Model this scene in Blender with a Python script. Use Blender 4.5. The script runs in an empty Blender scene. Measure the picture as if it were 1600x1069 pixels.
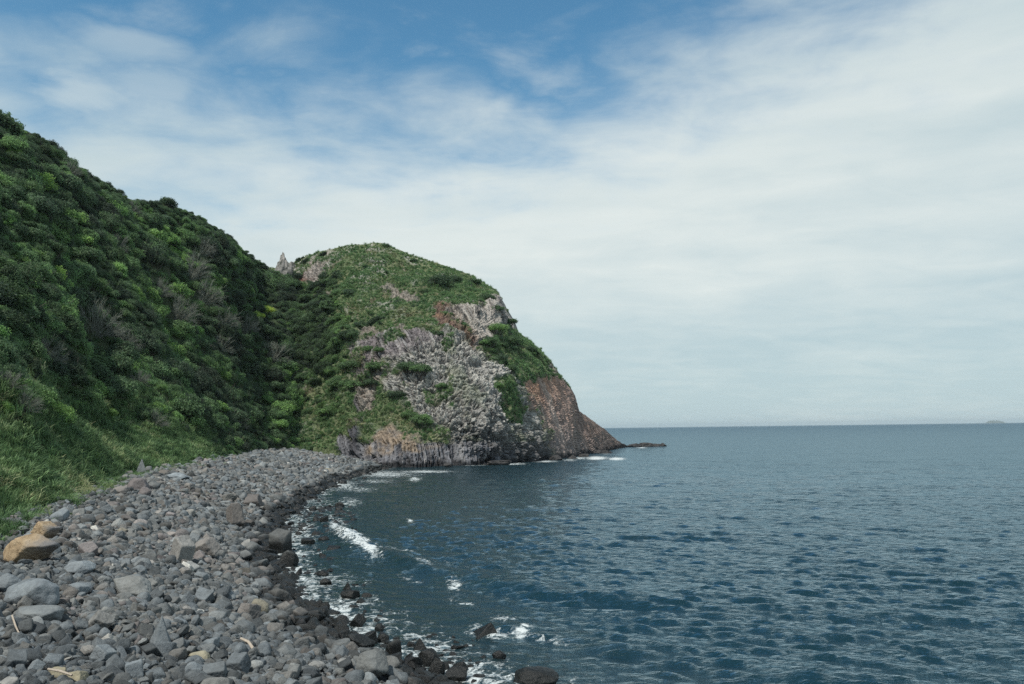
import bpy, bmesh, math, random
import numpy as np
from mathutils import Matrix, Vector

rng = np.random.default_rng(11)
random.seed(11)
S = bpy.context.scene
COL = S.collection
R = math.radians

# ------------------------------------------------------------------ camera
CAM = np.array([0.0, 0.0, 6.5])
FPX = 1300.0                       # focal length in pixels of the 1600 wide photograph
PITCH, ROLL = R(5.96), R(0.73)
_f = np.array([0, math.cos(PITCH), math.sin(PITCH)])
_r0 = np.array([1.0, 0, 0]); _u0 = np.array([0, -math.sin(PITCH), math.cos(PITCH)])
_r = _r0 * math.cos(ROLL) - _u0 * math.sin(ROLL)
_u = _u0 * math.cos(ROLL) + _r0 * math.sin(ROLL)
cam_d = bpy.data.cameras.new('camera'); cam = bpy.data.objects.new('camera', cam_d); COL.objects.link(cam)
cam_d.sensor_width = 36; cam_d.lens = 36 * FPX / 1600; cam_d.clip_start = 0.1; cam_d.clip_end = 120000
M = Matrix.Identity(4)
for i in range(3):
    M[i][0] = _r[i]; M[i][1] = _u[i]; M[i][2] = -_f[i]; M[i][3] = CAM[i]
cam.matrix_world = M
S.camera = cam

def unproj(px, py, Y):
    px, py, Y = np.broadcast_arrays(np.asarray(px, float), np.asarray(py, float), np.asarray(Y, float))
    a = (px - 800) / FPX; b = (534.5 - py) / FPX
    d = _f[None] + a.reshape(-1, 1) * _r[None] + b.reshape(-1, 1) * _u[None]
    d = d / d[:, 1:2]
    return (CAM[None] + d * Y.reshape(-1, 1)).reshape(px.shape + (3,))

def proj(P):
    q = np.asarray(P, float) - CAM
    zc = np.maximum(q @ _f, 1e-3)
    return 800 + FPX * (q @ _r) / zc, 534.5 - FPX * (q @ _u) / zc, q @ _f

# ------------------------------------------------------------------ noise
def _hash(ix, iy, iz, seed):
    with np.errstate(over='ignore'):
        h = (ix.astype(np.uint32) * np.uint32(374761393)) ^ (iy.astype(np.uint32) * np.uint32(668265263)) ^ \
            (iz.astype(np.uint32) * np.uint32(2147483647 - 1013904223)) ^ np.uint32((seed * 2654435761) & 0xffffffff)
        h = (h ^ (h >> np.uint32(13))) * np.uint32(1274126177)
        h = (h ^ (h >> np.uint32(16))) * np.uint32(2246822519)
        h = h ^ (h >> np.uint32(15))
    return h
def _u01(h): return (h & np.uint32(0xffffff)).astype(np.float64) / 16777216.0

def noise(P, scale=1.0, seed=0):
    p = np.asarray(P, float) * scale + 1000.0
    i = np.floor(p).astype(np.int64); f = p - i
    w = f * f * f * (f * (f * 6 - 15) + 10)
    out = 0
    for dx in (0, 1):
        wx = w[..., 0] if dx else 1 - w[..., 0]
        for dy in (0, 1):
            wy = w[..., 1] if dy else 1 - w[..., 1]
            for dz in (0, 1):
                wz = w[..., 2] if dz else 1 - w[..., 2]
                h = _hash(i[..., 0] + dx, i[..., 1] + dy, i[..., 2] + dz, seed)
                gx = (h & np.uint32(1023)).astype(float) / 511.5 - 1
                gy = ((h >> np.uint32(10)) & np.uint32(1023)).astype(float) / 511.5 - 1
                gz = ((h >> np.uint32(20)) & np.uint32(1023)).astype(float) / 511.5 - 1
                out = out + wx * wy * wz * (gx * (f[..., 0] - dx) + gy * (f[..., 1] - dy) + gz * (f[..., 2] - dz))
    return out * 1.5

def fbm(P, scale=1.0, oct=4, seed=0, gain=0.5):
    a, s, t = 1.0, scale, 0
    for k in range(oct):
        t = t + a * noise(P, s, seed + k * 17); a *= gain; s *= 2.03
    return t

def voronoi(P, scale=1.0, seed=0, jit=0.95):
    p = np.asarray(P, float) * scale + 1000.0
    i = np.floor(p).astype(np.int64)
    F1 = np.full(p.shape[:-1], 9.0); F2 = F1.copy(); ID = np.zeros(p.shape[:-1])
    for dx in (-1, 0, 1):
        for dy in (-1, 0, 1):
            for dz in (-1, 0, 1):
                cx, cy, cz = i[..., 0] + dx, i[..., 1] + dy, i[..., 2] + dz
                h = _hash(cx, cy, cz, seed); h2 = _hash(cx, cy, cz, seed + 91)
                jx = _u01(h); jy = _u01(h2); jz = _u01(h ^ (h2 >> np.uint32(3)))
                d = np.sqrt((cx + .5 + (jx - .5) * jit - p[..., 0]) ** 2 + (cy + .5 + (jy - .5) * jit - p[..., 1]) ** 2 + (cz + .5 + (jz - .5) * jit - p[..., 2]) ** 2)
                closer = d < F1
                F2 = np.where(closer, F1, np.minimum(F2, d))
                ID = np.where(closer, _u01(h2 ^ h), ID)
                F1 = np.where(closer, d, F1)
    return F1, F2, ID

def sstep(a, b, x):
    t = np.clip((x - a) / (b - a), 0, 1); return t * t * (3 - 2 * t)

def poly_sdf(px, py, poly):
    """negative inside"""
    n = len(poly); d = np.full(px.shape, 1e9); inside = np.zeros(px.shape, bool)
    for k in range(n):
        x0, y0 = poly[k]; x1, y1 = poly[(k + 1) % n]
        ex, ey = x1 - x0, y1 - y0
        t = np.clip(((px - x0) * ex + (py - y0) * ey) / (ex * ex + ey * ey + 1e-9), 0, 1)
        d = np.minimum(d, np.hypot(px - x0 - t * ex, py - y0 - t * ey))
        c = ((y0 <= py) != (y1 <= py)) & (px < x0 + (py - y0) / ((y1 - y0) if y1 != y0 else 1e-9) * ex)
        inside ^= c
    return np.where(inside, -d, d)

# ------------------------------------------------------------------ mesh helpers
def mesh_from(name, V, F, smooth=True, attrs=None):
    """F: (n,4) or (n,3) int array"""
    V = np.asarray(V, np.float32); F = np.asarray(F, np.int32)
    me = bpy.data.meshes.new(name)
    me.vertices.add(len(V)); me.vertices.foreach_set('co', V.ravel())
    k = F.shape[1]
    me.loops.add(F.size); me.loops.foreach_set('vertex_index', F.ravel())
    me.polygons.add(len(F)); me.polygons.foreach_set('loop_start', np.arange(0, F.size, k, dtype=np.int32))
    me.update(calc_edges=True)
    me.polygons.foreach_set('use_smooth', np.full(len(F), smooth, bool))
    if attrs:
        for an, (dom, typ, val) in attrs.items():
            a = me.attributes.new(an, typ, dom)
            if typ == 'FLOAT': a.data.foreach_set('value', np.asarray(val, np.float32).ravel())
            elif typ == 'INT': a.data.foreach_set('value', np.asarray(val, np.int32).ravel())
            elif typ == 'FLOAT_COLOR':
                c = np.ones((len(val), 4), np.float32); c[:, :3] = val; a.data.foreach_set('color', c.ravel())
            elif typ == 'FLOAT_VECTOR': a.data.foreach_set('vector', np.asarray(val, np.float32).ravel())
    me.update()
    return me

def grid_faces(nu, nv):
    i = np.arange(nu * nv).reshape(nu, nv)
    return np.stack([i[:-1, :-1], i[1:, :-1], i[1:, 1:], i[:-1, 1:]], -1).reshape(-1, 4)

def obj(name, me, mat=None, parent=None):
    o = bpy.data.objects.new(name, me); COL.objects.link(o)
    if mat is not None and len(me.materials) == 0: me.materials.append(mat)
    if parent is not None: o.parent = parent
    return o

def tag(o, label=None, cat=None, group=None, kind=None):
    if label: o['label'] = label
    if cat: o['category'] = cat
    if group: o['group'] = group
    if kind: o['kind'] = kind
    return o

# ------------------------------------------------------------------ node helpers
def new_mat(name):
    m = bpy.data.materials.new(name); m.use_nodes = True
    nt = m.node_tree; nt.nodes.clear()
    out = nt.nodes.new('ShaderNodeOutputMaterial')
    return m, nt, out
class NT:
    def __init__(s, nt): s.nt = nt
    def node(s, t, **kw):
        n = s.nt.nodes.new(t)
        for k, v in kw.items(): setattr(n, k, v)
        return n
    def link(s, a, b): s.nt.links.new(a, b)
    def put(s, sock, v):
        if isinstance(v, bpy.types.NodeSocket): s.link(v, sock)
        elif v is not None: sock.default_value = v
    def math(s, op, a, b=None, c=None, clamp=False):
        n = s.node('ShaderNodeMath', operation=op, use_clamp=clamp)
        s.put(n.inputs[0], a); s.put(n.inputs[1], b)
        if c is not None: s.put(n.inputs[2], c)
        return n.outputs[0]
    def sstep(s, a, b, x):
        n = s.node('ShaderNodeMapRange', interpolation_type='SMOOTHSTEP')
        s.put(n.inputs[0], x); s.put(n.inputs[1], a); s.put(n.inputs[2], b)
        n.inputs[3].default_value = 0; n.inputs[4].default_value = 1
        return n.outputs[0]
    def mix(s, f, a, b, blend='MIX'):
        n = s.node('ShaderNodeMix', data_type='RGBA', blend_type=blend)
        s.put(n.inputs[0], f); s.put(n.inputs[6], a); s.put(n.inputs[7], b)
        return n.outputs[2]
    def noise(s, vec, scale, detail=4, rough=0.55, dist=0.0):
        n = s.node('ShaderNodeTexNoise'); s.put(n.inputs['Vector'], vec)
        n.inputs['Scale'].default_value = scale; n.inputs['Detail'].default_value = detail
        n.inputs['Roughness'].default_value = rough; n.inputs['Distortion'].default_value = dist
        return n.outputs[0]
    def attr(s, name, typ='GEOMETRY'):
        n = s.node('ShaderNodeAttribute', attribute_name=name, attribute_type=typ); return n
    def ramp(s, f, stops, interp='LINEAR'):
        n = s.node('ShaderNodeValToRGB'); cr = n.color_ramp; cr.interpolation = interp
        while len(cr.elements) < len(stops): cr.elements.new(0.5)
        for e, (p, c) in zip(cr.elements, stops):
            e.position = p; e.color = (c[0], c[1], c[2], 1)
        s.put(n.inputs[0], f); return n.outputs[0]
    def bump(s, h, strength=0.3, dist=0.1, normal=None):
        n = s.node('ShaderNodeBump'); s.put(n.inputs['Height'], h)
        n.inputs['Strength'].default_value = strength; n.inputs['Distance'].default_value = dist
        if normal is not None: s.link(normal, n.inputs['Normal'])
        return n.outputs[0]
    def mapping(s, vec, scale=(1, 1, 1), rot=(0, 0, 0)):
        n = s.node('ShaderNodeMapping'); s.put(n.inputs[0], vec)
        n.inputs['Scale'].default_value = scale; n.inputs['Rotation'].default_value = rot
        return n.outputs[0]
    def pbsdf(s, col, rough=0.8, normal=None, spec=0.3):
        n = s.node('ShaderNodeBsdfPrincipled'); s.put(n.inputs['Base Color'], col)
        s.put(n.inputs['Roughness'], rough); s.put(n.inputs['Specular IOR Level'], spec)
        if normal is not None: s.link(normal, n.inputs['Normal'])
        return n

# ------------------------------------------------------------------ light and sky
SUN = np.array([-0.34, -0.46, 0.82]); SUN /= np.linalg.norm(SUN)
S_EL = math.asin(SUN[2]); S_AZ = math.atan2(SUN[0], SUN[1])      # azimuth clockwise from +Y
sd = bpy.data.lights.new('sun', 'SUN'); sd.energy = 4.2; sd.angle = R(0.6); sd.color = (1.0, 0.955, 0.87)
so = bpy.data.objects.new('sun', sd); COL.objects.link(so)
so.rotation_euler = Vector(-SUN).to_track_quat('-Z', 'Y').to_euler()
so.location = (-60, -60, 120)

W = bpy.data.worlds.new('World'); S.world = W; W.use_nodes = True
wt = W.node_tree; wt.nodes.clear(); n = NT(wt)
wout = n.node('ShaderNodeOutputWorld'); bg = n.node('ShaderNodeBackground'); n.link(bg.outputs[0], wout.inputs[0])
bg.inputs[1].default_value = 0.1
sky = n.node('ShaderNodeTexSky', sky_type='NISHITA'); sky.sun_disc = False
sky.sun_elevation = S_EL; sky.sun_rotation = S_AZ; sky.air_density = 1.0; sky.dust_density = 0.6; sky.ozone_density = 2.2
tc = n.node('ShaderNodeTexCoord'); sep = n.node('ShaderNodeSeparateXYZ'); n.link(tc.outputs['Generated'], sep.inputs[0])
dx, dy, dz = sep.outputs
zc = n.math('MAXIMUM', dz, 0.0)
den = n.math('ADD', zc, 0.16)
pl = n.node('ShaderNodeCombineXYZ'); n.link(n.math('DIVIDE', dx, den), pl.inputs[0]); n.link(n.math('DIVIDE', dy, den), pl.inputs[1])
big = n.noise(pl.outputs[0], 1.05, 6, 0.52, 0.35)
fine = n.noise(n.mapping(pl.outputs[0], (1.0, 1.4, 1)), 3.4, 7, 0.58, 0.5)
vf = n.noise(n.mapping(tc.outputs['Generated'], (1, 1, 2.4)), 7.5, 6, 0.55, 0.3)
# lower edge of the clear blue: rises towards +X
edge = n.math('ADD', 0.335, n.math('MULTIPLY', n.math('MAXIMUM', n.math('SUBTRACT', dx, 0.03), 0.0), 0.30))
nz = n.math('ADD', n.math('MULTIPLY', n.math('SUBTRACT', big, 0.5), 0.13), n.math('ADD', n.math('MULTIPLY', n.math('SUBTRACT', fine, 0.5), 0.20), n.math('MULTIPLY', n.math('SUBTRACT', vf, 0.5), 0.20)))
h = n.math('SUBTRACT', n.math('ADD', zc, nz), edge)
cover = n.math('SUBTRACT', 1.0, n.sstep(-0.13, 0.11, h))
wisp = n.math('MULTIPLY', n.sstep(0.52, 0.74, n.math('ADD', n.math('MULTIPLY', vf, 0.55), n.math('MULTIPLY', fine, 0.45))), 0.34)
# two small separate cloudlets up on the left
def blob(d, r, amt):
    d = np.array(d); d = d / np.linalg.norm(d)
    vs = n.node('ShaderNodeVectorMath', operation='SUBTRACT'); n.link(tc.outputs['Generated'], vs.inputs[0]); vs.inputs[1].default_value = d
    mp = n.mapping(vs.outputs[0], (1 / r[0], 1 / r[0], 1 / r[1]))
    ln = n.node('ShaderNodeVectorMath', operation='LENGTH'); n.link(mp, ln.inputs[0])
    q = n.math('ADD', ln.outputs['Value'], n.math('MULTIPLY', n.math('SUBTRACT', vf, 0.5), 2.6))
    return n.math('MULTIPLY', n.math('SUBTRACT', 1.0, n.sstep(0.25, 1.25, q)), amt)
dirs = unproj([110, 205, 245, 45], [150, 65, 140, 170], [1, 1, 1, 1]) - CAM
b = n.math('MAXIMUM', blob(dirs[0], (0.075, 0.030), 0.62), n.math('MAXIMUM', blob(dirs[1], (0.07, 0.024), 0.42), blob(dirs[2], (0.055, 0.025), 0.45)))
cover = n.math('MAXIMUM', n.math('MAXIMUM', n.math('MULTIPLY', cover, 0.96), n.math('ADD', wisp, n.math('MULTIPLY', n.sstep(0.50, 0.72, zc), 0.42))), b, clamp=True)  # includes an added, unseen overhead cloud veil that weakens blue reflections in the sea
# cloud tone: thick bright middle, thinner and bluer away from it and along the horizon
streak = n.noise(n.mapping(tc.outputs['Generated'], (1.1, 1.1, 9.0)), 3.2, 5, 0.5, 0.2)
bright = n.math('MULTIPLY', n.sstep(0.02, 0.24, zc), n.math('SUBTRACT', 1.0, n.math('MULTIPLY', n.sstep(0.10, 0.62, n.math('ABSOLUTE', n.math('SUBTRACT', dx, 0.05))), 0.55)))
bright = n.math('ADD', n.math('MULTIPLY', bright, 0.85), n.math('ADD', n.math('MULTIPLY', n.math('SUBTRACT', streak, 0.5), 0.9), n.math('ADD', n.math('MULTIPLY', n.math('SUBTRACT', fine, 0.5), 0.75), n.math('MULTIPLY', n.math('SUBTRACT', vf, 0.5), 0.5))), clamp=True)
ccol = n.mix(bright, (5.1, 6.35, 6.75, 1), (7.9, 8.45, 8.2, 1))
hs = n.node('ShaderNodeHueSaturation'); hs.inputs['Saturation'].default_value = 1.14; hs.inputs['Value'].default_value = 1.42
n.link(sky.outputs[0], hs.inputs['Color'])
skyc = n.mix(1.0, hs.outputs[0], (0.78, 1.06, 0.95, 1), 'MULTIPLY')
n.link(n.mix(cover, skyc, ccol), bg.inputs[0])

# ------------------------------------------------------------------ beach surface
_sy = np.array([-30, 0, 10, 21, 23, 26, 33, 43, 62, 85, 110, 136, 150, 170, 190])
_sx = np.array([16, 6, 2.9, -1.4, -3.0, -5.3, -8.5, -12.6, -17.6, -21, -23.7, -23.4, -23.5, -25, -27])
_vy = np.array([-30, 0, 10, 22, 34, 47, 68, 97, 115, 128, 138, 150, 165, 190])
_vx = np.array([-8, -10, -13.5, -17.5, -21, -25, -31.5, -35.5, -38.5, -40.5, -43, -50, -54, -55])
_vz = np.array([2.5, 2.6, 2.6, 2.7, 2.8, 2.9, 3.0, 3.1, 3.2, 3.2, 3.3, 3.5, 3.6, 3.6])
def beach_z(x, y):
    x = np.asarray(x, float); y = np.asarray(y, float)
    xs = np.interp(y, _sy, _sx); xv = np.interp(y, _vy, _vx); zv = np.interp(y, _vy, _vz)
    u = (xs - x) / (xs - xv)
    up = np.clip(u, 0, 1.6)
    z = zv * np.where(up < 1, 1 - np.abs(1 - np.clip(up, 0, 1)) ** 1.55, 1 + (up - 1) * 0.4)
    z = np.where(u < 0, u * (xs - xv) * 0.13, z)
    P = np.stack([x, y, np.zeros_like(x)], -1)
    return z + 0.16 * noise(P, 0.45, 3) + 0.12 * noise(P, 0.16, 4)

def hit_beach(px, py, zoff=0.0):
    Y = np.geomspace(9, 230, 1500)
    P = unproj(np.full_like(Y, px), np.full_like(Y, py), Y)
    below = P[:, 2] < np.maximum(beach_z(P[:, 0], P[:, 1]), -5) + zoff
    return P[np.argmax(below)] if below.any() else None

# ------------------------------------------------------------------ hillside (left slope)
hb = np.array([(-11.5, 2, 2.3), (-14.5, 12, 2.3), (-17.5, 22, 2.4), (-21, 34, 2.5), (-25, 47, 2.6), (-31.5, 68, 2.8), (-34, 85, 2.9), (-36, 100, 3.0), (-38.8, 115, 3.0),
               (-40, 127, 3.0), (-41.0, 134, 3.0), (-42.4, 141, 3.2), (-43.2, 148, 3.4), (-42.6, 154, 3.6), (-40.5, 159, 3.6), (-37.0, 162.5, 3.4)], float)
rp = [(-500, 20, 62), (-330, 40, 80), (-150, 100, 96)]
hr = np.array([(-58, 5, 46), (-66, 28, 48), (-74, 50, 49), (-76, 72, 50), (-77, 90, 50.5)] +
              [tuple(unproj(*q)) for q in [(-60, 164, 112), (0, 187, 123), (60, 214, 132), (130, 266, 142), (200, 309, 152), (270, 322, 165), (340, 358, 182), (395, 402, 202), (428, 424, 212), (458, 432, 219), (490, 440, 221)]], float)
def catmull(P, n):
    t = np.linspace(0, len(P) - 1, n); k = np.clip(t.astype(int), 0, len(P) - 2); u = (t - k)[:, None]
    p1 = P[k]; p2 = P[k + 1]; p0 = P[np.maximum(k - 1, 0)]; p3 = P[np.minimum(k + 2, len(P) - 1)]
    return 0.5 * (2 * p1 + (p2 - p0) * u + (2 * p0 - 5 * p1 + 4 * p2 - p3) * u ** 2 + (3 * p1 - p0 - 3 * p2 + p3) * u ** 3)
NU, NV = 330, 130
B = catmull(hb, NU); Rg = catmull(hr, NU)
v = np.linspace(0, 1, NV)
zprof = np.interp(v, [0, .08, .18, .32, .5, .7, .86, 1], [0, .055, .135, .27, .47, .71, .885, 1])
HP = B[:, None, :2] * (1 - v)[None, :, None] + Rg[:, None, :2] * v[None, :, None]
HZ = B[:, None, 2] * (1 - zprof)[None] + Rg[:, None, 2] * zprof[None]
H = np.concatenate([HP, HZ[..., None]], -1)
wgt = (np.clip(v * 6, 0, 1) * np.clip((1 - v) * 5, 0.12, 1))[None, :]
uu = np.linspace(0, 1, NU)[:, None]
spur = np.stack([np.broadcast_to(uu * 9.0, (NU, NV)), np.broadcast_to(v[None] * 0.9, (NU, NV)), np.zeros((NU, NV))], -1)
disp = 3.4 * noise(spur, 1.0, 21) + 1.7 * noise(spur * np.array([2.3, 1.8, 1]), 1.0, 22) + 1.3 * fbm(H, 0.14, 3, 23)
H[..., 0] += disp * wgt * 0.72; H[..., 2] += disp * wgt * 0.55
# the steep overgrown bank where the slope ends behind the stones
nrm_h = np.cross(np.gradient(H, axis=0), np.gradient(H, axis=1)); nrm_h /= np.linalg.norm(nrm_h, axis=-1, keepdims=True) + 1e-9
if nrm_h[..., 2].mean() < 0: nrm_h = -nrm_h
foot = H[:, :1] + np.array([2.0, 0, -1.6]); foot2 = H[:, :1] + np.array([5.0, 0, -3.5])
bk = [H[:, -1:] + np.array([-4, 1.5, -0.8]), H[:, -1:] + np.array([-14, 5, -6]), H[:, -1:] + np.array([-70, 20, -44])]
for b_ in bk: b_[..., 2] = np.maximum(b_[..., 2], -6)
HM = np.concatenate([foot2, foot, H] + bk, 1)

# ------------------------------------------------------------------ headland
cols = {
 330: [(702, 176), (680, 184), (640, 198), (560, 216), (480, 232), (450, 244)],
 380: [(701, 166), (680, 171), (650, 180), (600, 194), (500, 214), (440, 227), (425, 234)],
 440: [(702, 160), (685, 163), (650, 170), (600, 180), (560, 188), (480, 203), (430, 219), (418, 223)],
 470: [(703, 159), (680, 163), (650, 168), (600, 176), (520, 189), (460, 203), (404, 222)],
 500: [(705, 158), (680, 162), (620, 171), (540, 183), (460, 200), (393, 218)],
 540: [(713, 156), (690, 157.5), (640, 163), (560, 173), (527, 176), (460, 192), (384, 215)],
 595: [(729, 151), (690, 152.3), (650, 158), (560, 169), (522, 171.5), (460, 188), (379, 214)],
 650: [(729, 148), (690, 149.3), (655, 154), (590, 160), (535, 166), (520, 169), (450, 190), (401, 213)],
 700: [(727, 150), (700, 151), (660, 153), (600, 159), (530, 168), (500, 175), (470, 183), (418, 209)],
 740: [(726, 153), (700, 153), (660, 153.5), (600, 160), (540, 169), (500, 174), (478, 177), (455, 192), (433, 209)],
 775: [(725, 156), (690, 155.5), (640, 157), (590, 165), (540, 175), (500, 181), (475, 184), (453, 206)],
 800: [(723, 160), (680, 160), (630, 164), (580, 172), (545, 183), (520, 190), (497, 205)],
 809: [(722, 162), (680, 162), (630, 166), (580, 175), (552, 186), (532, 196), (519, 206)],
 830: [(721, 166), (680, 167), (640, 172), (600, 180), (570, 190), (545, 200), (533, 210)],
 850: [(719, 172), (670, 176), (620, 186), (590, 194), (565, 204), (552, 213)],
 870: [(717, 179), (670, 184), (620, 195), (598, 203), (579, 216)],
 895: [(714, 190), (670, 197), (635, 209), (612, 225)],
 903: [(712, 196), (680, 206), (655, 218), (641, 229)],
 920: [(709, 206), (680, 216), (668, 226), (653, 240)],
 945: [(703.5, 230), (690, 242), (671, 256)],
 960: [(701.5, 250), (693, 262), (684, 268)],
 970: [(699.5, 268), (697, 271), (693, 276)],
 985: [(699, 279), (698.5, 280), (698, 282)]}
kx = np.array(sorted(cols), float)
NW = 420; wv = np.linspace(0, 1, NW)
pb = np.array([cols[int(k)][0][0] for k in kx], float); pt = np.array([cols[int(k)][-1][0] for k in kx], float)
dep = np.array([np.interp(wv, [(c[0] - q[0]) / (c[0] - c[1]) for q in cols[int(k)]], [q[1] for q in cols[int(k)]]) for k in kx for c in [(cols[int(k)][0][0], cols[int(k)][-1][0])]])
PX = np.arange(330, 985.1, 1.1); NC = len(PX)
def smooth1(a, k, ax=0):
    ker = np.hanning(k + 2)[1:-1]; ker /= ker.sum()
    pad = [(0, 0)] * a.ndim; pad[ax] = (k // 2, k // 2)
    return np.apply_along_axis(lambda q: np.convolve(q, ker, 'valid'), ax, np.pad(a, pad, mode='edge'))
PB = smooth1(np.interp(PX, kx, pb), 21); PT = smooth1(np.interp(PX, kx, pt), 7)
D = np.stack([np.interp(PX, kx, dep[:, j]) for j in range(NW)], 1)
D = smooth1(smooth1(D, 25, 0), 9, 1)
PYg = PB[:, None] + (PT - PB)[:, None] * wv[None]
PXg = np.broadcast_to(PX[:, None], PYg.shape)
K = unproj(PXg, PYg, D)
def grid_normals(G):
    nn = np.cross(np.gradient(G, axis=0), np.gradient(G, axis=1)); nn /= np.linalg.norm(nn, axis=-1, keepdims=True) + 1e-9
    return nn
N0 = grid_normals(K)
if N0[NC // 2, NW // 3, 1] > 0: N0 = -N0
jx = PXg + 9 * fbm(K, 0.16, 3, 41) + 4 * noise(K, 0.8, 42); jy = PYg + 9 * fbm(K, 0.16, 3, 43) + 4 * noise(K, 0.8, 44)
def zone(poly, soft=7): return 1 - sstep(-soft, soft, poly_sdf(jx, jy, poly))
Zcol = zone([(530, 740), (528, 684), (560, 694), (600, 684), (650, 688), (690, 682), (730, 690), (765, 702), (800, 712), (810, 740)], 4)
Zcol2 = zone([(548, 710), (556, 640), (566, 560), (575, 560), (566, 640), (566, 712)], 3)
Zoch = zone([(566, 716), (585, 682), (605, 655), (625, 668), (690, 690), (655, 704), (620, 712), (590, 720)], 6)
Zhon = zone([(600, 560), (640, 545), (670, 528), (712, 518), (745, 535), (772, 560), (815, 600), (842, 660), (862, 706), (850, 730), (760, 728), (700, 690), (700, 668), (655, 655), (625, 625), (600, 610)], 12)
Zpur = zone([(548, 545), (566, 521), (640, 516), (722, 512), (735, 530), (690, 545), (650, 556), (600, 560), (575, 600), (556, 610)], 6)
Zout = zone([(668, 478), (716, 480), (734, 505), (758, 535), (745, 548), (722, 518), (690, 512)], 5)
Zpal = zone([(700, 490), (722, 474), (790, 468), (812, 498), (812, 520), (790, 505), (764, 528), (752, 540), (735, 515)], 4)
Zred = zone([(822, 600), (838, 592), (875, 588), (900, 606), (950, 660), (1000, 700), (1000, 730), (868, 722), (852, 676)], 4)
Zrib = zone([(762, 572), (778, 580), (832, 625), (850, 672), (866, 712), (852, 712), (838, 668), (818, 630)], 4)
Zgr2 = zone([(770, 590), (800, 598), (826, 640), (822, 662), (800, 655), (780, 620)], 5)
Ztop = zone([(466, 440), (478, 400), (520, 388), (512, 410), (500, 428), (490, 440)], 5)
Zpat = sum(np.maximum(zone(p, 5), 0) for p in ([(500, 462), (512, 452), (522, 460), (514, 470)], [(600, 450), (650, 452), (652, 470), (612, 470)], [(552, 508), (582, 506), (584, 518), (556, 520)], [(600, 515), (630, 508), (632, 520)], [(560, 590), (580, 560), (600, 575), (580, 640), (562, 650)], [(862, 560), (872, 575), (868, 590), (856, 575)])).clip(0, 1)
nlow = fbm(K, 0.09, 4, 51); nmid = fbm(K, 0.45, 4, 52); nhi = fbm(K, 1.6, 3, 53)
rock = np.maximum.reduce([Zcol, Zcol2, Zoch, Zhon, Zpur, Zout, Zpal, Zred, Zrib, Ztop, Zpat])
# vegetation that creeps over the rock
creep = sstep(0.10, 0.42, fbm(K, 0.13, 4, 61) + 0.25 * nmid)
veg = np.clip(1 - rock, 0, 1)
veg = np.maximum(veg, creep * np.where(Zred + Zcol + Zpal > 0.3, 0.06, np.where(Zhon + Zpur > .4, 0.42 + .3 * sstep(720, 660, PXg), 0.66)) * (PYg < 690))
veg = np.maximum(veg, Zgr2)
veg *= sstep(0.3, 2.2, K[..., 2])
crumb = sstep(0.16, 0.42, nmid + 0.6 * nhi + 0.12 * sstep(470, 390, PYg) + 0.1 * (PXg < 640)) * (1 - rock)      # loose pale stones in the grass
crumb *= sstep(-.15, .35, fbm(K, .11, 3, 64) + .25 * sstep(440, 395, PYg)) * 1.0
crumb *= 0.25 + 0.75 * sstep(520, 430, PYg) * sstep(760, 620, PXg)
# displacement
hF1, hF2, hID = voronoi(K * np.array([1, 1, 1.2]) + 0.25 * nmid[..., None], 0.95, 71)
h2F1, h2F2, h2ID = voronoi(K, 1.9, 72)
cxy = np.stack([K[..., 0] + 0.5 * K[..., 1], 0.1 * K[..., 1], K[..., 2] * 0.12 + 0.3 * nlow], -1)
cF1, cF2, cID = voronoi(cxy, 1.75, 73)
th = R(24)
rx = (K[..., 0] * 0.55 - K[..., 1] * 0.83); rz = K[..., 2]
rs = np.stack([rx * math.cos(th) - rz * math.sin(th) * -1, 0.02 * K[..., 1], (rz * math.cos(th) - rx * math.sin(th)) * 0.10], -1)
rF1, rF2, rID = voronoi(rs, 0.75, 74)
d = 1.5 * nlow + 0.55 * nmid + 0.22 * nhi
hon = Zhon * (1 - 0.75 * veg)
d = d * (1 - 0.5 * np.maximum(Zcol, Zred)) + 0.62 * hon * (0.55 * (hID - 0.45) + .8 * nmid - 0.65 * (hID < .25) - 0.40 * sstep(.14, 0, hF2 - hF1) + 0.30 * (h2ID - .5) - .30 * (h2ID < .22) - 0.22 * sstep(.14, 0, h2F2 - h2F1) + 0.35 * nhi)
colm = np.maximum.reduce([Zcol, Zcol2, 0.8 * Zpur, 0.6 * Zpal, 0.35 * Zoch])
d += colm * (0.75 * (cID - 0.5) - 0.5 * sstep(0.16, 0.0, cF2 - cF1) + .5 * nlow) + 1.1 * Zcol2
d += Zred * (0.38 * (rID - 0.5) - 0.25 * sstep(0.14, 0.0, rF2 - rF1) + 0.05 * nhi + .25 * nmid)
d += (Zout + Zpat + Ztop).clip(0, 1) * (0.8 * (h2ID - 0.5) + 0.5 * nmid)
d += crumb * 0.5 * (h2ID)
d *= sstep(1.0, 0.93, wv)[None] * 0.75 + 0.25
K2 = K + N0 * d[..., None]
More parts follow.
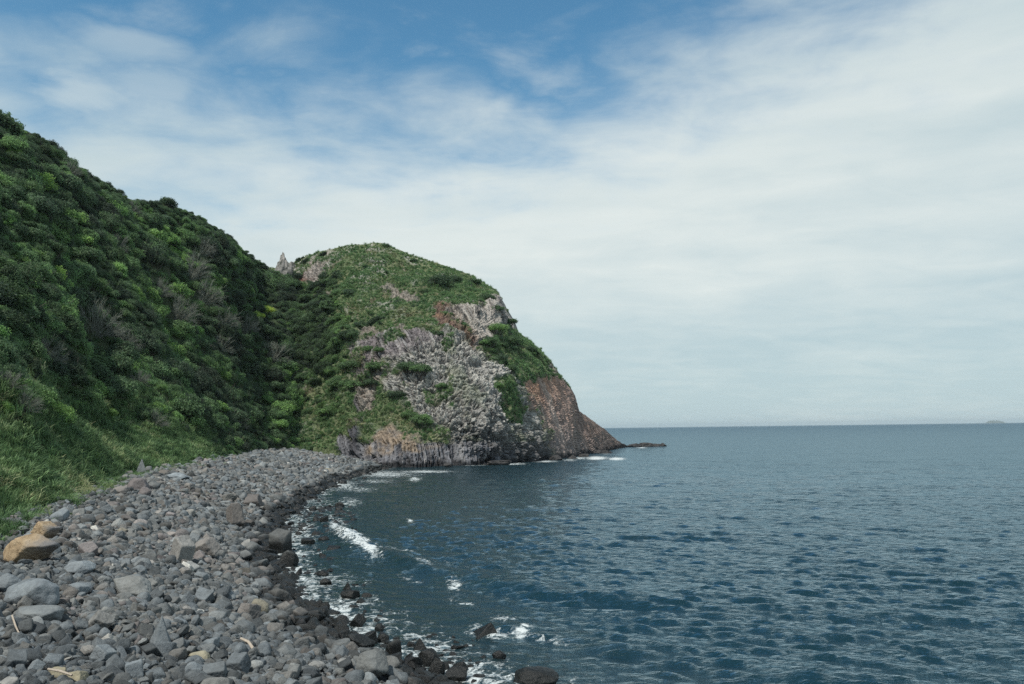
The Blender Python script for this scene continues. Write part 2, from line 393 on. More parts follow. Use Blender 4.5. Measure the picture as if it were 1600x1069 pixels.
# albedo
def lerp(a, b, t): return a + (np.asarray(b) - a) * t[..., None]
C = np.zeros(K.shape) + np.array([.17, .16, .155])
C = lerp(C, (.15, .145, .135), sstep(-.3, .3, nmid))
C = lerp(C, (.215, .185, .19), Zpur * .8); C = lerp(C, (.36, .34, .33), Zpur * sstep(.70, .9, cID) * .8); C = lerp(C, (.12, .11, .115), Zpur * sstep(.3, .1, cID) * .8)
C = lerp(C, (.185, .18, .172), Zhon)
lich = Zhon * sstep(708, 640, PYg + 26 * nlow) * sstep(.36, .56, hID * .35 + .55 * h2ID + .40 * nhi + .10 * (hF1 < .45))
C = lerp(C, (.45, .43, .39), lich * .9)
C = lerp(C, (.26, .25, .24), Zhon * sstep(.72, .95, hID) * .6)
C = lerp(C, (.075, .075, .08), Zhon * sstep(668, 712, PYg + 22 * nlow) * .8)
C = lerp(C, (.17, .17, .185), Zcol * .9); C = lerp(C, (.27, .26, .26), Zcol * sstep(.7, .9, cID) * .8); C = lerp(C, (.085, .085, .095), Zcol * sstep(.3, .1, cID) * .8)
C = lerp(C, (.085, .085, .095), Zcol2)
C = lerp(C, (.26, .205, .155), Zoch * sstep(-.5, .3, nmid) * sstep(716, 704, PYg))
C = lerp(C, (.17, .115, .095), Zout); C = lerp(C, (.27, .17, .12), Zout * sstep(.0, .4, nmid))
C = lerp(C, (.42, .38, .34), Zpal * (0.6 + 0.4 * cID)); C = lerp(C, (.12, .11, .105), Zpal * sstep(.72, .9, cID))
C = lerp(C, (.36, .26, .215), Zred * 1.0)
C = lerp(C, (.40, .22, .13), Zred * sstep(665, 600, PYg) * sstep(900, 840, PXg) * (.45 + .5 * rID))
C = lerp(C, (.19, .155, .145), Zred * sstep(.5, .9, rID) * .6); C = lerp(C, (.42, .36, .32), Zred * sstep(.14, .04, rID) * .5); C = lerp(C, (.15, .145, .145), Zred * sstep(655, 705, PYg + 30 * nlow) * .6)
C = lerp(C, (.40, .38, .35), Zrib * sstep(.25, .6, hID) * sstep(690, 650, PYg))
C = lerp(C, (.33, .29, .26), Ztop); C = lerp(C, (.20, .11, .085), Ztop * sstep(485, 470, PXg + 8 * nmid))
C = lerp(C, (.30, .26, .22), Zpat * .8)
G = np.zeros(K.shape) + np.array([.125, .155, .080])
G = lerp(G, (.045, .075, .03), sstep(0.0, .5, nmid)); G = lerp(G, (.20, .20, .115), sstep(.05, .55, -nlow - .3 * nmid + .2) * .5)
G = lerp(G, (.15, .12, .085), sstep(.28, .6, fbm(K, .25, 3, 62)) * .6)
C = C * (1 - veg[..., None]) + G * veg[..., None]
C = lerp(C, (.40, .38, .34), crumb * .8)
C = lerp(C, (.035, .035, .038), sstep(1.5, 0.5, K[..., 2] + .9 * nmid))          # tide-wet foot
C *= (1 + .22 * nhi + .12 * nmid)[..., None]
C = np.clip(C, .01, .8)
low = K2[:, :1] + np.array([0, -0.8, -3.0])
bks = [K2[:, -1:] + np.array([1.0, 5, -1.0]), K2[:, -1:] + np.array([4, 22, -9]), K2[:, -1:] + np.array([14, 75, -60])]
for b_, k_ in zip(bks, (0.3, .8, 1)): b_[..., 2] = np.where(b_[..., 2] < -6, -6, b_[..., 2])
KM = np.concatenate([low, K2] + bks, 1); nk = KM.shape[1]
CM = np.concatenate([C[:, :1], C] + [C[:, -1:]] * 3, 1)
VM = np.concatenate([veg[:, :1], veg] + [veg[:, -1:]] * 3, 1)

# materials for ground
def ground_material(name, attr=True, base=None):
    m, nt, out = new_mat(name); q = NT(nt)
    geo = q.node('ShaderNodeNewGeometry'); pos = geo.outputs['Position']
    if attr: c = q.attr('albedo').outputs['Color']
    else:
        c = q.ramp(q.noise(pos, 0.35, 6), base)
    n1 = q.noise(pos, 2.6, 6, 0.65); n2 = q.noise(pos, 9.0, 4, 0.6)
    c = q.mix(1.0, c, q.ramp(n1, [(.25, (.62, .62, .62)), (.75, (1.36, 1.36, 1.36))]), 'MULTIPLY')
    hgt = q.math('ADD', q.math('MULTIPLY', n1, 1.0), q.math('MULTIPLY', n2, 0.35))
    p = q.pbsdf(c, 0.92, q.bump(hgt, 0.8, 0.35), 0.15)
    q.link(p.outputs[0], out.inputs[0]); return m
m_head = ground_material('headland_rock_and_turf')
m_hill = ground_material('hillside_soil', False, [(.25, (.035, .052, .026)), (.5, (.05, .07, .034)), (.72, (.08, .08, .05)), (.85, (.11, .10, .065))])
m_beach = ground_material('beach_gravel', False, [(.3, (.018, .019, .02)), (.6, (.03, .031, .032)), (.8, (.05, .047, .043))])

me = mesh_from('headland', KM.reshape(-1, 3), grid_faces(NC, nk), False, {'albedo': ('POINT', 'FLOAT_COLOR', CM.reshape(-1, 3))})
tag(obj('headland', me, m_head), 'rocky headland of columnar basalt with grass and scrub on top', 'headland', kind='structure')
nh = HM.shape[1]
me = mesh_from('hillside', HM.reshape(-1, 3), grid_faces(NU, nh), True)
tag(obj('hillside', me, m_hill), 'steep scrub covered hillside rising behind the stony beach', 'hillside', kind='structure')
bx = np.arange(-62, 22, 0.4); by = np.concatenate([np.arange(-25, 60, 0.4), np.arange(60, 186, 0.8)])
BX, BY = np.meshgrid(bx, by, indexing='ij'); BZ = np.maximum(beach_z(BX, BY), -4)
me = mesh_from('beach', np.stack([BX, BY, BZ], -1).reshape(-1, 3), grid_faces(len(bx), len(by)), True)
tag(obj('beach', me, m_beach), 'curving stony beach of dark gravel under loose grey stones', 'beach', kind='structure')

# ------------------------------------------------------------------ sea
rr = [9.0]
while rr[-1] < 24000:
    r_ = rr[-1]; rr.append(r_ * (1.0036 if r_ < 170 else 1.0065 if r_ < 900 else 1.03))
rr = np.array(rr)
thf = np.arange(R(-40), R(40), 0.0017); thl = np.linspace(R(-88), R(-41), 60)[:-1]; thr = np.linspace(R(41), R(88), 60)[1:]
tha = np.concatenate([thl, thf, thr])
RR, TH = np.meshgrid(rr, tha, indexing='ij')
X0 = RR * np.sin(TH); Y0 = RR * np.cos(TH)
depth = -np.where(RR < 260, beach_z(X0, np.clip(Y0, -30, 190)), -30.0)
depth = np.where(Y0 > 185, 8, depth)
shal = np.clip(depth / 1.2, 0.5, 1)
cell = np.maximum(np.gradient(rr)[:, None], 0.0017 * RR)
zz = np.zeros_like(X0); xx = X0.copy(); yy = Y0.copy()
wr = np.random.default_rng(5)
LAM = np.exp(wr.uniform(math.log(0.40), math.log(4.2), 150)); LAM[:3] = (12, 16, 9)
gust = 1 + 0.35 * noise(np.stack([X0, Y0, 0 * X0], -1), 0.045, 81) + 0.25 * noise(np.stack([X0 * .5, Y0, 0 * X0], -1), 0.16, 82)
near = RR[:, 0] < 2500
for lam in LAM:
    k_ = 2 * math.pi / lam
    ang = R(-112) + wr.normal(0, 0.30 if lam < 1.5 else 0.22)
    a_ = 0.0041 * lam ** 0.42 * (1.25 if lam < 1.6 else 0.62) if lam < 8 else 0.016
    ph = wr.uniform(0, 6.28)
    att = sstep(1.7, 3.4, lam / cell[near]) * a_ * gust[near]
    arg = k_ * (X0[near] * math.cos(ang) + Y0[near] * math.sin(ang)) + ph
    s_ = np.sin(arg); c_ = np.cos(arg)
    zz[near] += att * s_
    xx[near] += 0.75 * att * c_ * math.cos(ang); yy[near] += 0.75 * att * c_ * math.sin(ang)
zz *= shal; xx = X0 + (xx - X0) * shal; yy = Y0 + (yy - Y0) * shal
def polyd(x, y, pts):
    best = np.full(x.shape, 1e9); side = np.zeros(x.shape); tt = np.zeros(x.shape); L = 0
    for (x0, y0), (x1, y1) in zip(pts[:-1], pts[1:]):
        ex, ey = x1 - x0, y1 - y0; l2 = ex * ex + ey * ey
        t = np.clip(((x - x0) * ex + (y - y0) * ey) / l2, 0, 1)
        dd = np.hypot(x - x0 - t * ex, y - y0 - t * ey)
        c = dd < best
        best = np.where(c, dd, best); side = np.where(c, np.sign(ex * (y - y0) - ey * (x - x0)), side); tt = np.where(c, L + t * math.sqrt(l2), tt)
        L += math.sqrt(l2)
    return best, side, tt, L
P2 = np.stack([X0, Y0, 0 * X0], -1)
wob = 0.8 * noise(P2, 0.22, 84)
sw = [([(-14, 60), (-12, 55.6), (-7.4, 43.8), (-4.3, 39.5), (-1.1, 36), (2.5, 33), (8, 30.5)], 0.36),
      ([(-2, 30.5), (0.4, 27.9), (3.1, 25.2), (7.8, 22.6), (13, 21)], 0.24), ([(-9, 72), (-4, 60), (3, 50), (10, 45)], 0.11), ([(4, 36), (10, 31), (17, 28)], 0.11)]
nr = RR < 130
for pts, A in sw:
    dd, sd_, tt, L = polyd(X0 + wob, Y0 + wob, pts)
    end = np.clip(tt / 3, 0, 1) * np.clip((L - tt) / 3, 0, 1)
    wd = np.where(sd_ > 0, 1.5, 0.85)
    zz += np.where(nr, A * (0.75 + .7 * noise(P2, .3, 87)) * np.exp(-(dd / wd) ** 2) * (0.25 + 0.75 * end), 0)
# foam
PXs, PYs, _ = proj(np.stack([X0, Y0, 0 * X0], -1))
foam = np.zeros_like(X0)
fl = [(532, 757, 26, 9, 0, .75), (546, 785, 18, 9, 0, .6), (600, 741, 48, 5, 0, .75), (665, 737, 42, 1.8, 0, .8), (585, 752, 30, 3.5, 0, .6), (560, 765, 28, 5, 0, .6),
      (553, 846, 36, 10, 30, 1.0), (520, 812, 26, 8, 25, .6), (500, 790, 26, 10, 0, .5), (480, 905, 26, 10, 25, .7), (540, 962, 30, 9, 40, .72), (588, 1000, 34, 10, 30, .72), (648, 1036, 40, 10, 30, .8), (745, 1062, 50, 10, 5, .8), (640, 905, 20, 5, 20, .5), (850, 1000, 40, 5, 12, .5), (525, 825, 14, 5, 25, .9), (575, 862, 18, 6, 25, 1.1), (622, 862, 26, 4, 4, .75), (662, 886, 12, 6, 20, .8), (705, 882, 14, 3, 20, .5), (712, 917, 13, 10, 30, .7), (640, 815, 6, 4, 20, .8), (648, 749, 9, 3, 0, .8),
      (720, 942, 18, 5, 15, .6), (788, 973, 18, 6, 0, .75), (770, 993, 42, 6, 4, .7), (815, 991, 14, 7, -20, .9), (745, 985, 12, 8, 0, .5), (560, 915, 30, 16, 0, .35), (600, 960, 46, 24, 30, .40), (690, 1020, 70, 30, 25, .55), (470, 880, 26, 14, 0, .55),
      (500, 905, 36, 16, 20, .62), (530, 950, 44, 14, 35, .6), (600, 1000, 50, 14, 28, .62), (650, 1030, 50, 14, 25, .7), (720, 1055, 60, 12, 15, .7), (470, 850, 40, 20, 0, .4), (755, 1050, 60, 24, 10, .62), (900, 1065, 90, 12, 0, .35), (805, 1040, 40, 20, 0, .3), (650, 985, 40, 10, 0, .25), (540, 800, 30, 20, 0, .3),
      (738, 726, 20, 1.7, 0, .95), (800, 725, 22, 1.5, 0, .8), (852, 721, 18, 1.8, 0, .8), (905, 716, 14, 1.8, 0, .85), (932, 716, 16, 2.6, 0, 1.1), (963, 717, 12, 2.2, 0, 1.1), (1003, 699.7, 8, 0.9, 0, .9), (890, 719, 12, 2, 0, .7), (948, 709.5, 8, 1.2, 0, .6)]
for (a, b_, ra, rb, an, amt) in fl:
    ca, sa = math.cos(R(an)), math.sin(R(an))
    u_ = ((PXs - a) * ca + (PYs - b_) * sa) / ra; w_ = (-(PXs - a) * sa + (PYs - b_) * ca) / rb
    foam = np.maximum(foam, amt * np.exp(-(u_ * u_ + w_ * w_) * 0.55))
foam = np.maximum(foam, np.where((Y0 < 60), 0.66 * np.exp(-((depth - 0.14) / 0.26) ** 2), 0.55 * np.exp(-((depth - 0.12) / 0.24) ** 2) * (Y0 < 150)))
foam = np.where(RR > 330, 0, foam)
murk = np.exp(-((PXs - 690) / 230) ** 2 - ((PYs - 790) / 70) ** 2) * 0.9
murk = np.clip(np.maximum(murk, np.clip(1 - depth / 1.2, 0, 1) * .8), 0, 1)
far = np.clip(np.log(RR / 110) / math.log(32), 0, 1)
bw = np.exp(-(((PXs - 553) * .87 + (PYs - 846) * .5) / 34) ** 2 - ((-(PXs - 553) * .5 + (PYs - 846) * .87) / 9) ** 2)
zz += bw * (0.18 + 0.22 * fbm(P2, 1.6, 3, 86))
SV = np.stack([xx, yy, zz], -1)
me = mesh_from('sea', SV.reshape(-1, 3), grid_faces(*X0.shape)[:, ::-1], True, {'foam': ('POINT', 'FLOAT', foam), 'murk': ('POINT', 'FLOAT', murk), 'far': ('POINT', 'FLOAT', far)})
m_sea, nt, out = new_mat('sea_water'); q = NT(nt)
geo = q.node('ShaderNodeNewGeometry'); pos = geo.outputs['Position']
fm = q.attr('foam').outputs['Fac']; mk = q.attr('murk').outputs['Fac']; fr = q.attr('far').outputs['Fac']
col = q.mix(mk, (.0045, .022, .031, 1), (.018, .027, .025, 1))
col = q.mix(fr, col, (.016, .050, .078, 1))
m1 = q.mapping(pos, (0.6, 1.45, 1), (0, 0, R(-20)))
r1 = q.math('ADD', q.noise(m1, 2.1, 6, 0.66, 0.3), q.math('MULTIPLY', q.noise(m1, 6.5, 4, 0.6, 0.4), 0.35)); r2 = q.noise(q.mapping(pos, (.5, 1.0, 1), (0, 0, R(-14))), 0.55, 5, 0.6, 0.2); r3 = q.noise(q.mapping(pos, (.35, 1.0, 1), (0, 0, R(-8))), 0.12, 6, 0.62, 0.2)
hgt = q.math('ADD', q.math('MULTIPLY', r1, 0.125), q.math('ADD', q.math('MULTIPLY', r2, q.math('ADD', 0.06, q.math('MULTIPLY', fr, 0.55))), q.math('MULTIPLY', r3, q.math('MULTIPLY', fr, 2.2))))
nb = q.bump(hgt, 1.0, 1.0)
rough = q.math('ADD', 0.06, q.math('MULTIPLY', fr, 0.20))
# Fresnel of a wavy surface: seen at a glancing angle it is mostly the wave faces turned to the eye that show
dt = q.node('ShaderNodeVectorMath', operation='DOT_PRODUCT'); q.link(nb, dt.inputs[0]); q.link(geo.outputs['Incoming'], dt.inputs[1])
c0 = q.math('ADD', 0.06, q.math('MULTIPLY', fr, 0.19)); dm_ = q.math('MAXIMUM', dt.outputs['Value'], 0.0)
ce = q.math('SQRT', q.math('ADD', q.math('MULTIPLY', dm_, dm_), q.math('MULTIPLY', c0, c0)))
Rf = q.math('ADD', 0.02, q.math('MULTIPLY', 0.98, q.math('POWER', q.math('SUBTRACT', 1.0, ce, clamp=True), 5.0)))
df = q.node('ShaderNodeBsdfDiffuse'); q.link(col, df.inputs[0]); gl = q.node('ShaderNodeBsdfGlossy'); gl.inputs[0].default_value = (.77, .92, 1, 1); q.link(rough, gl.inputs['Roughness']); q.link(nb, gl.inputs['Normal'])
wat = q.node('ShaderNodeMixShader'); q.link(Rf, wat.inputs[0]); q.link(df.outputs[0], wat.inputs[1]); q.link(gl.outputs[0], wat.inputs[2])
f1 = q.noise(pos, 1.7, 9, 0.74, 1.6); f2 = q.noise(pos, 7.0, 6, 0.7, 1.5)
fn = q.math('ADD', q.math('MULTIPLY', f1, 0.74), q.math('MULTIPLY', f2, 0.26))
fk = q.math('MULTIPLY', q.sstep(0.40, 0.80, q.math('ADD', q.math('MULTIPLY', fm, 0.80), q.math('MULTIPLY', q.math('SUBTRACT', fn, 0.5), 3.7))), q.sstep(0.03, 0.35, fm))
fo = q.pbsdf((.62, .66, .66, 1), 0.75, q.bump(fn, 0.6, 0.25), 0.2)
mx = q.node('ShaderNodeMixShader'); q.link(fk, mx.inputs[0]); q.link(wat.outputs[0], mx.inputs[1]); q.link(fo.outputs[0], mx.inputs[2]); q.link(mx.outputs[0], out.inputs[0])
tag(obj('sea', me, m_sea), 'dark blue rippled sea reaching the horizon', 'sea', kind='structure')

# ------------------------------------------------------------------ stones
def ico(sub):
    bm = bmesh.new(); bmesh.ops.create_icosphere(bm, subdivisions=sub, radius=1.0)
    V = np.array([v_.co[:] for v_ in bm.verts]); F = np.array([[v_.index for v_ in f_.verts] for f_ in bm.faces]); bm.free()
    return V / np.linalg.norm(V, axis=1, keepdims=True), F
ICO3 = ico(4); ICO4 = ico(5)
def stone_shape(seed, kind='block', dims=(1, .8, .6), ico_=None, rough=0.045):
    """angular water-worn stone: rounded intersection of random planes, scaled to half extents dims"""
    g = np.random.default_rng(seed); Dv, F = ico_ or ICO3
    npl = {'block': 9, 'round': 18, 'slab': 10, 'pyramid': 6}[kind]
    Nn = g.normal(size=(npl, 3)); Nn /= np.linalg.norm(Nn, axis=1, keepdims=True); dd = g.uniform(.62, 1.0, npl)
    if kind == 'pyramid':
        az = np.linspace(0, 6.28, 5)[:-1] + g.uniform(-.3, .3, 4) + .4
        Nn = np.concatenate([np.stack([np.cos(az) * .90, np.sin(az) * .90, np.array([.55, .8, .62, .55])], 1), [[.2, .1, -1]], [[.35, -.2, .9]], Nn[:1]]); dd = np.array([.50, .62, .52, .62, .5, .82, .95])
    elif kind == 'block':
        ax = np.linalg.qr(g.normal(size=(3, 3)))[0]
        Nn = np.concatenate([ax, -ax, Nn[:5]]); dd = np.concatenate([g.uniform(.6, .85, 6), g.uniform(.78, 1., 5)])
    else:
        Nn = np.concatenate([Nn, -Nn]); dd = np.concatenate([dd, g.uniform(.65, 1.0, npl)])
    p = {'round': 10, 'block': 18, 'slab': 17, 'pyramid': 22}[kind]
    f = (np.maximum(0, Dv @ (Nn / dd[:, None]).T) ** p).sum(1)
    r_ = f ** (-1.0 / p)
    V = Dv * np.minimum(r_, 1.7)[:, None]
    off = np.array([seed * 3.1, seed * 1.7, 0])
    V = V * (1 + rough * 1.5 * fbm(V + off, 1.7, 3, 5)[:, None] + rough * fbm(V + off, 5.5, 3, 6)[:, None])
    V -= (V.max(0) + V.min(0)) / 2
    V = V / ((V.max(0) - V.min(0)) / 2) * np.array(dims)
    return V, F

m_stone, nt, out = new_mat('beach_stone'); q = NT(nt)
geo = q.node('ShaderNodeNewGeometry'); pos = geo.outputs['Position']
tcs = q.node('ShaderNodeTexCoord'); oc = tcs.outputs['Object']
tone = q.attr('tone', 'INSTANCER').outputs['Fac']; hue = q.attr('hue', 'INSTANCER').outputs['Fac']
c = q.ramp(hue, [(0, (.170, .192, .208)), (.3, (.160, .175, .182)), (.55, (.182, .186, .180)), (.70, (.190, .178, .165)), (.82, (.188, .170, .170)), (.90, (.195, .180, .140)), (.97, (.26, .235, .165)), (1.0, (.42, .41, .38))])
off = q.node('ShaderNodeVectorMath', operation='ADD'); q.link(oc, off.inputs[0])
cm = q.node('ShaderNodeCombineXYZ'); q.link(q.math('MULTIPLY', hue, 37.0), cm.inputs[0]); q.link(q.math('MULTIPLY', tone, 23.0), cm.inputs[1]); q.link(cm.outputs[0], off.inputs[1])
sp = q.noise(off.outputs[0], 1.6, 6, 0.68); sf = q.noise(off.outputs[0], 7.0, 6, 0.75)
c = q.mix(1.0, c, q.ramp(q.math('ADD', q.math('MULTIPLY', sp, .6), q.math('MULTIPLY', sf, .4)), [(.32, (.52, .52, .51)), (.5, (1, 1, 1)), (.68, (1.45, 1.43, 1.38))]), 'MULTIPLY')
tv = q.node('ShaderNodeCombineColor'); tn = q.math('ADD', 0.33, q.math('MULTIPLY', tone, 1.0))
for i in range(3): q.link(tn, tv.inputs[i])
c = q.mix(1.0, c, tv.outputs[0], 'MULTIPLY')
sz = q.node('ShaderNodeSeparateXYZ'); q.link(pos, sz.inputs[0])
wet = q.math('SUBTRACT', 1.0, q.sstep(0.50, 0.86, q.math('ADD', sz.outputs[2], q.math('MULTIPLY', q.math('SUBTRACT', q.noise(pos, 0.35, 4), .5), 0.9))))
c = q.mix(q.math('MULTIPLY', wet, 0.93), c, (.0065, .0075, .0075, 1))
ro = q.math('SUBTRACT', 0.88, q.math('MULTIPLY', wet, 0.50))
p = q.pbsdf(c, ro, q.bump(q.math('ADD', q.math('MULTIPLY', sp, .6), sf), 0.7, 0.07), 0.3)
q.link(p.outputs[0], out.inputs[0])

m_tan, nt, out = new_mat('tan_boulder_stone'); q = NT(nt)
tcs = q.node('ShaderNodeTexCoord'); oc = tcs.outputs['Object']; sx = q.node('ShaderNodeSeparateXYZ'); q.link(oc, sx.inputs[0])
nn_ = q.noise(oc, 1.1, 5, .6); side = q.sstep(0.05, 0.75, q.math('ADD', q.math('MULTIPLY', sx.outputs[0], .62), q.math('MULTIPLY', q.math('SUBTRACT', nn_, .45), 1.2)))
c = q.mix(side, q.ramp(q.noise(oc, 2.4, 6, .65), [(.25, (.20, .14, .09)), (.5, (.38, .285, .18)), (.75, (.52, .42, .30))]), (.17, .168, .17, 1))
p = q.pbsdf(c, .85, q.bump(q.noise(oc, 5, 8, .72), .7, .12), .2); q.link(p.outputs[0], out.inputs[0])

KINDS = ['block', 'round', 'slab', 'block', 'round']
STP = []
for k in range(30):
    kind = KINDS[k % 5]; g = np.random.default_rng(300 + k)
    dims = {'block': (1, g.uniform(.65, .9), g.uniform(.55, .8)), 'round': (1, g.uniform(.7, .95), g.uniform(.55, .8)), 'slab': (1, g.uniform(.6, .85), g.uniform(.32, .45))}[kind]
    Vs, Fs = stone_shape(500 + k, kind, dims)
    mm = mesh_from('stone', Vs, Fs, True); mm.materials.append(m_stone); STP.append((mm, kind))

# --- scatter positions
def sample_beach():
    out = []
    for y0, y1, dia, cov in ((9, 16, .20, 2.3), (16, 25, .218, 2.3), (25, 38, .248, 2.3), (38, 60, .29, 2.2), (60, 90, .36, 2.1), (90, 125, .41, 2.1), (125, 178, .48, 2.1)):
        xm = np.interp([y0, y1], _vy, _vx).min() - 1.5; xM = np.interp([y0, y1], _sy, _sx).max() + 3.5
        area = (xM - xm) * (y1 - y0); nn = int(area * cov / (0.62 * dia * dia))
        x = rng.uniform(xm, xM, nn); y = rng.uniform(y0, y1, nn)
        u = (np.interp(y, _sy, _sx) - x) / (np.interp(y, _sy, _sx) - np.interp(y, _vy, _vx))
        keep = (u < 1.04 + 0.05 * rng.normal(size=nn)) & ((u > 0) | (rng.random(nn) < np.exp(u * 26.0)))
        keep &= np.abs(x / np.maximum(y, 1)) < 0.80
        x, y, u = x[keep], y[keep], u[keep]
        r_ = 0.5 * dia * np.exp(rng.normal(-0.16, 0.50, len(x))); r_ = np.clip(r_, .18 * dia, 1.25 * dia)
        r_ *= np.where(u < 0.12, 1.25, 1.0) * np.where((u > 0.75) & (y < 70), .8, 1.0)
        out.append(np.stack([x, y, r_, u], 1))
    return np.concatenate(out)
ST = sample_beach()
idx = None
aw = []
for x0, x1, y0, y1, nn, r0 in ((462, 555, 792, 840, 230, .24), (475, 540, 842, 900, 30, .24), (500, 600, 905, 985, 40, .15), (590, 760, 990, 1066, 90, .13), (440, 520, 772, 800, 70, .28), (540, 600, 738, 760, 24, .33)):
    for _ in range(nn):
        a_ = unproj(rng.uniform(x0, x1), rng.uniform(y0, y1), 1.0) - CAM; w_ = CAM + a_ * (-CAM[2] / a_[2])
        if beach_z(w_[0], w_[1]) < 0.15: aw.append((w_[0], w_[1], r0 * math.exp(rng.normal(0, .35)), -0.5))
NB = len(ST); ST = np.concatenate([ST, np.array(aw)]); idx = rng.integers(0, 30, len(ST))
zst = beach_z(ST[:, 0], ST[:, 1]) + ST[:, 2] * rng.uniform(-0.25, 0.55, len(ST))
zst[NB:] = ST[NB:, 2] * rng.uniform(-.85, -.15, len(ST) - NB)
P_ST = np.stack([ST[:, 0], ST[:, 1], zst], 1)
rot_st = np.stack([rng.normal(0, .6, len(ST)), rng.normal(0, .6, len(ST)), rng.uniform(0, 6.28, len(ST))], 1)
scl_st = ST[:, 2:3] * np.ones((1, 3)) * rng.uniform(.88, 1.12, (len(ST), 3))
patch = 0.5 + 0.9 * fbm(P_ST, 0.10, 3, 91)
hue_st = np.clip(rng.beta(1.3, 1.6, len(ST)) * .70 + .22 * patch, 0, .985); hue_st[rng.random(len(ST)) < .008] = 1.0
tone_st = np.clip(rng.normal(.50, .25, len(ST)) + .15 * (patch - .5), .02, 1.25)

# --- GN scatter
def scatter(name, P, rot, scl, idx, tone, hue, protos, extra=None):
    me = bpy.data.meshes.new(name); me.vertices.add(len(P)); me.vertices.foreach_set('co', np.asarray(P, np.float32).ravel())
    for an, typ, val in (('rot', 'FLOAT_VECTOR', rot), ('scl', 'FLOAT_VECTOR', scl), ('idx', 'INT', idx), ('tone', 'FLOAT', tone), ('hue', 'FLOAT', hue)):
        a = me.attributes.new(an, typ, 'POINT'); a.data.foreach_set('vector' if typ == 'FLOAT_VECTOR' else 'value', np.asarray(val, np.int32 if typ == 'INT' else np.float32).ravel())
    o = obj(name, me)
    ng = bpy.data.node_groups.new(name, 'GeometryNodeTree')
    ng.interface.new_socket('Geometry', in_out='INPUT', socket_type='NodeSocketGeometry'); ng.interface.new_socket('Geometry', in_out='OUTPUT', socket_type='NodeSocketGeometry')
    gi = ng.nodes.new('NodeGroupInput'); go = ng.nodes.new('NodeGroupOutput')
    jn = ng.nodes.new('GeometryNodeJoinGeometry')
    for pr in protos:
        oi = ng.nodes.new('GeometryNodeObjectInfo'); oi.transform_space = 'ORIGINAL'; oi.inputs['Object'].default_value = pr; oi.inputs['As Instance'].default_value = True
        ng.links.new(oi.outputs['Geometry'], jn.inputs[0])
    ip = ng.nodes.new('GeometryNodeInstanceOnPoints'); ip.inputs['Pick Instance'].default_value = True
    ng.links.new(gi.outputs[0], ip.inputs['Points']); ng.links.new(jn.outputs[0], ip.inputs['Instance'])
    for an, typ, sk in (('rot', 'FLOAT_VECTOR', 'Rotation'), ('scl', 'FLOAT_VECTOR', 'Scale'), ('idx', 'INT', 'Instance Index')):
        na = ng.nodes.new('GeometryNodeInputNamedAttribute'); na.data_type = typ; na.inputs['Name'].default_value = an
        src = [s_ for s_ in na.outputs if s_.enabled and s_.name == 'Attribute'][0]
        ng.links.new(src, ip.inputs[sk])
    ng.links.new(ip.outputs[0], go.inputs[0])
    md = o.modifiers.new('scatter', 'NODES'); md.node_group = ng
    return o

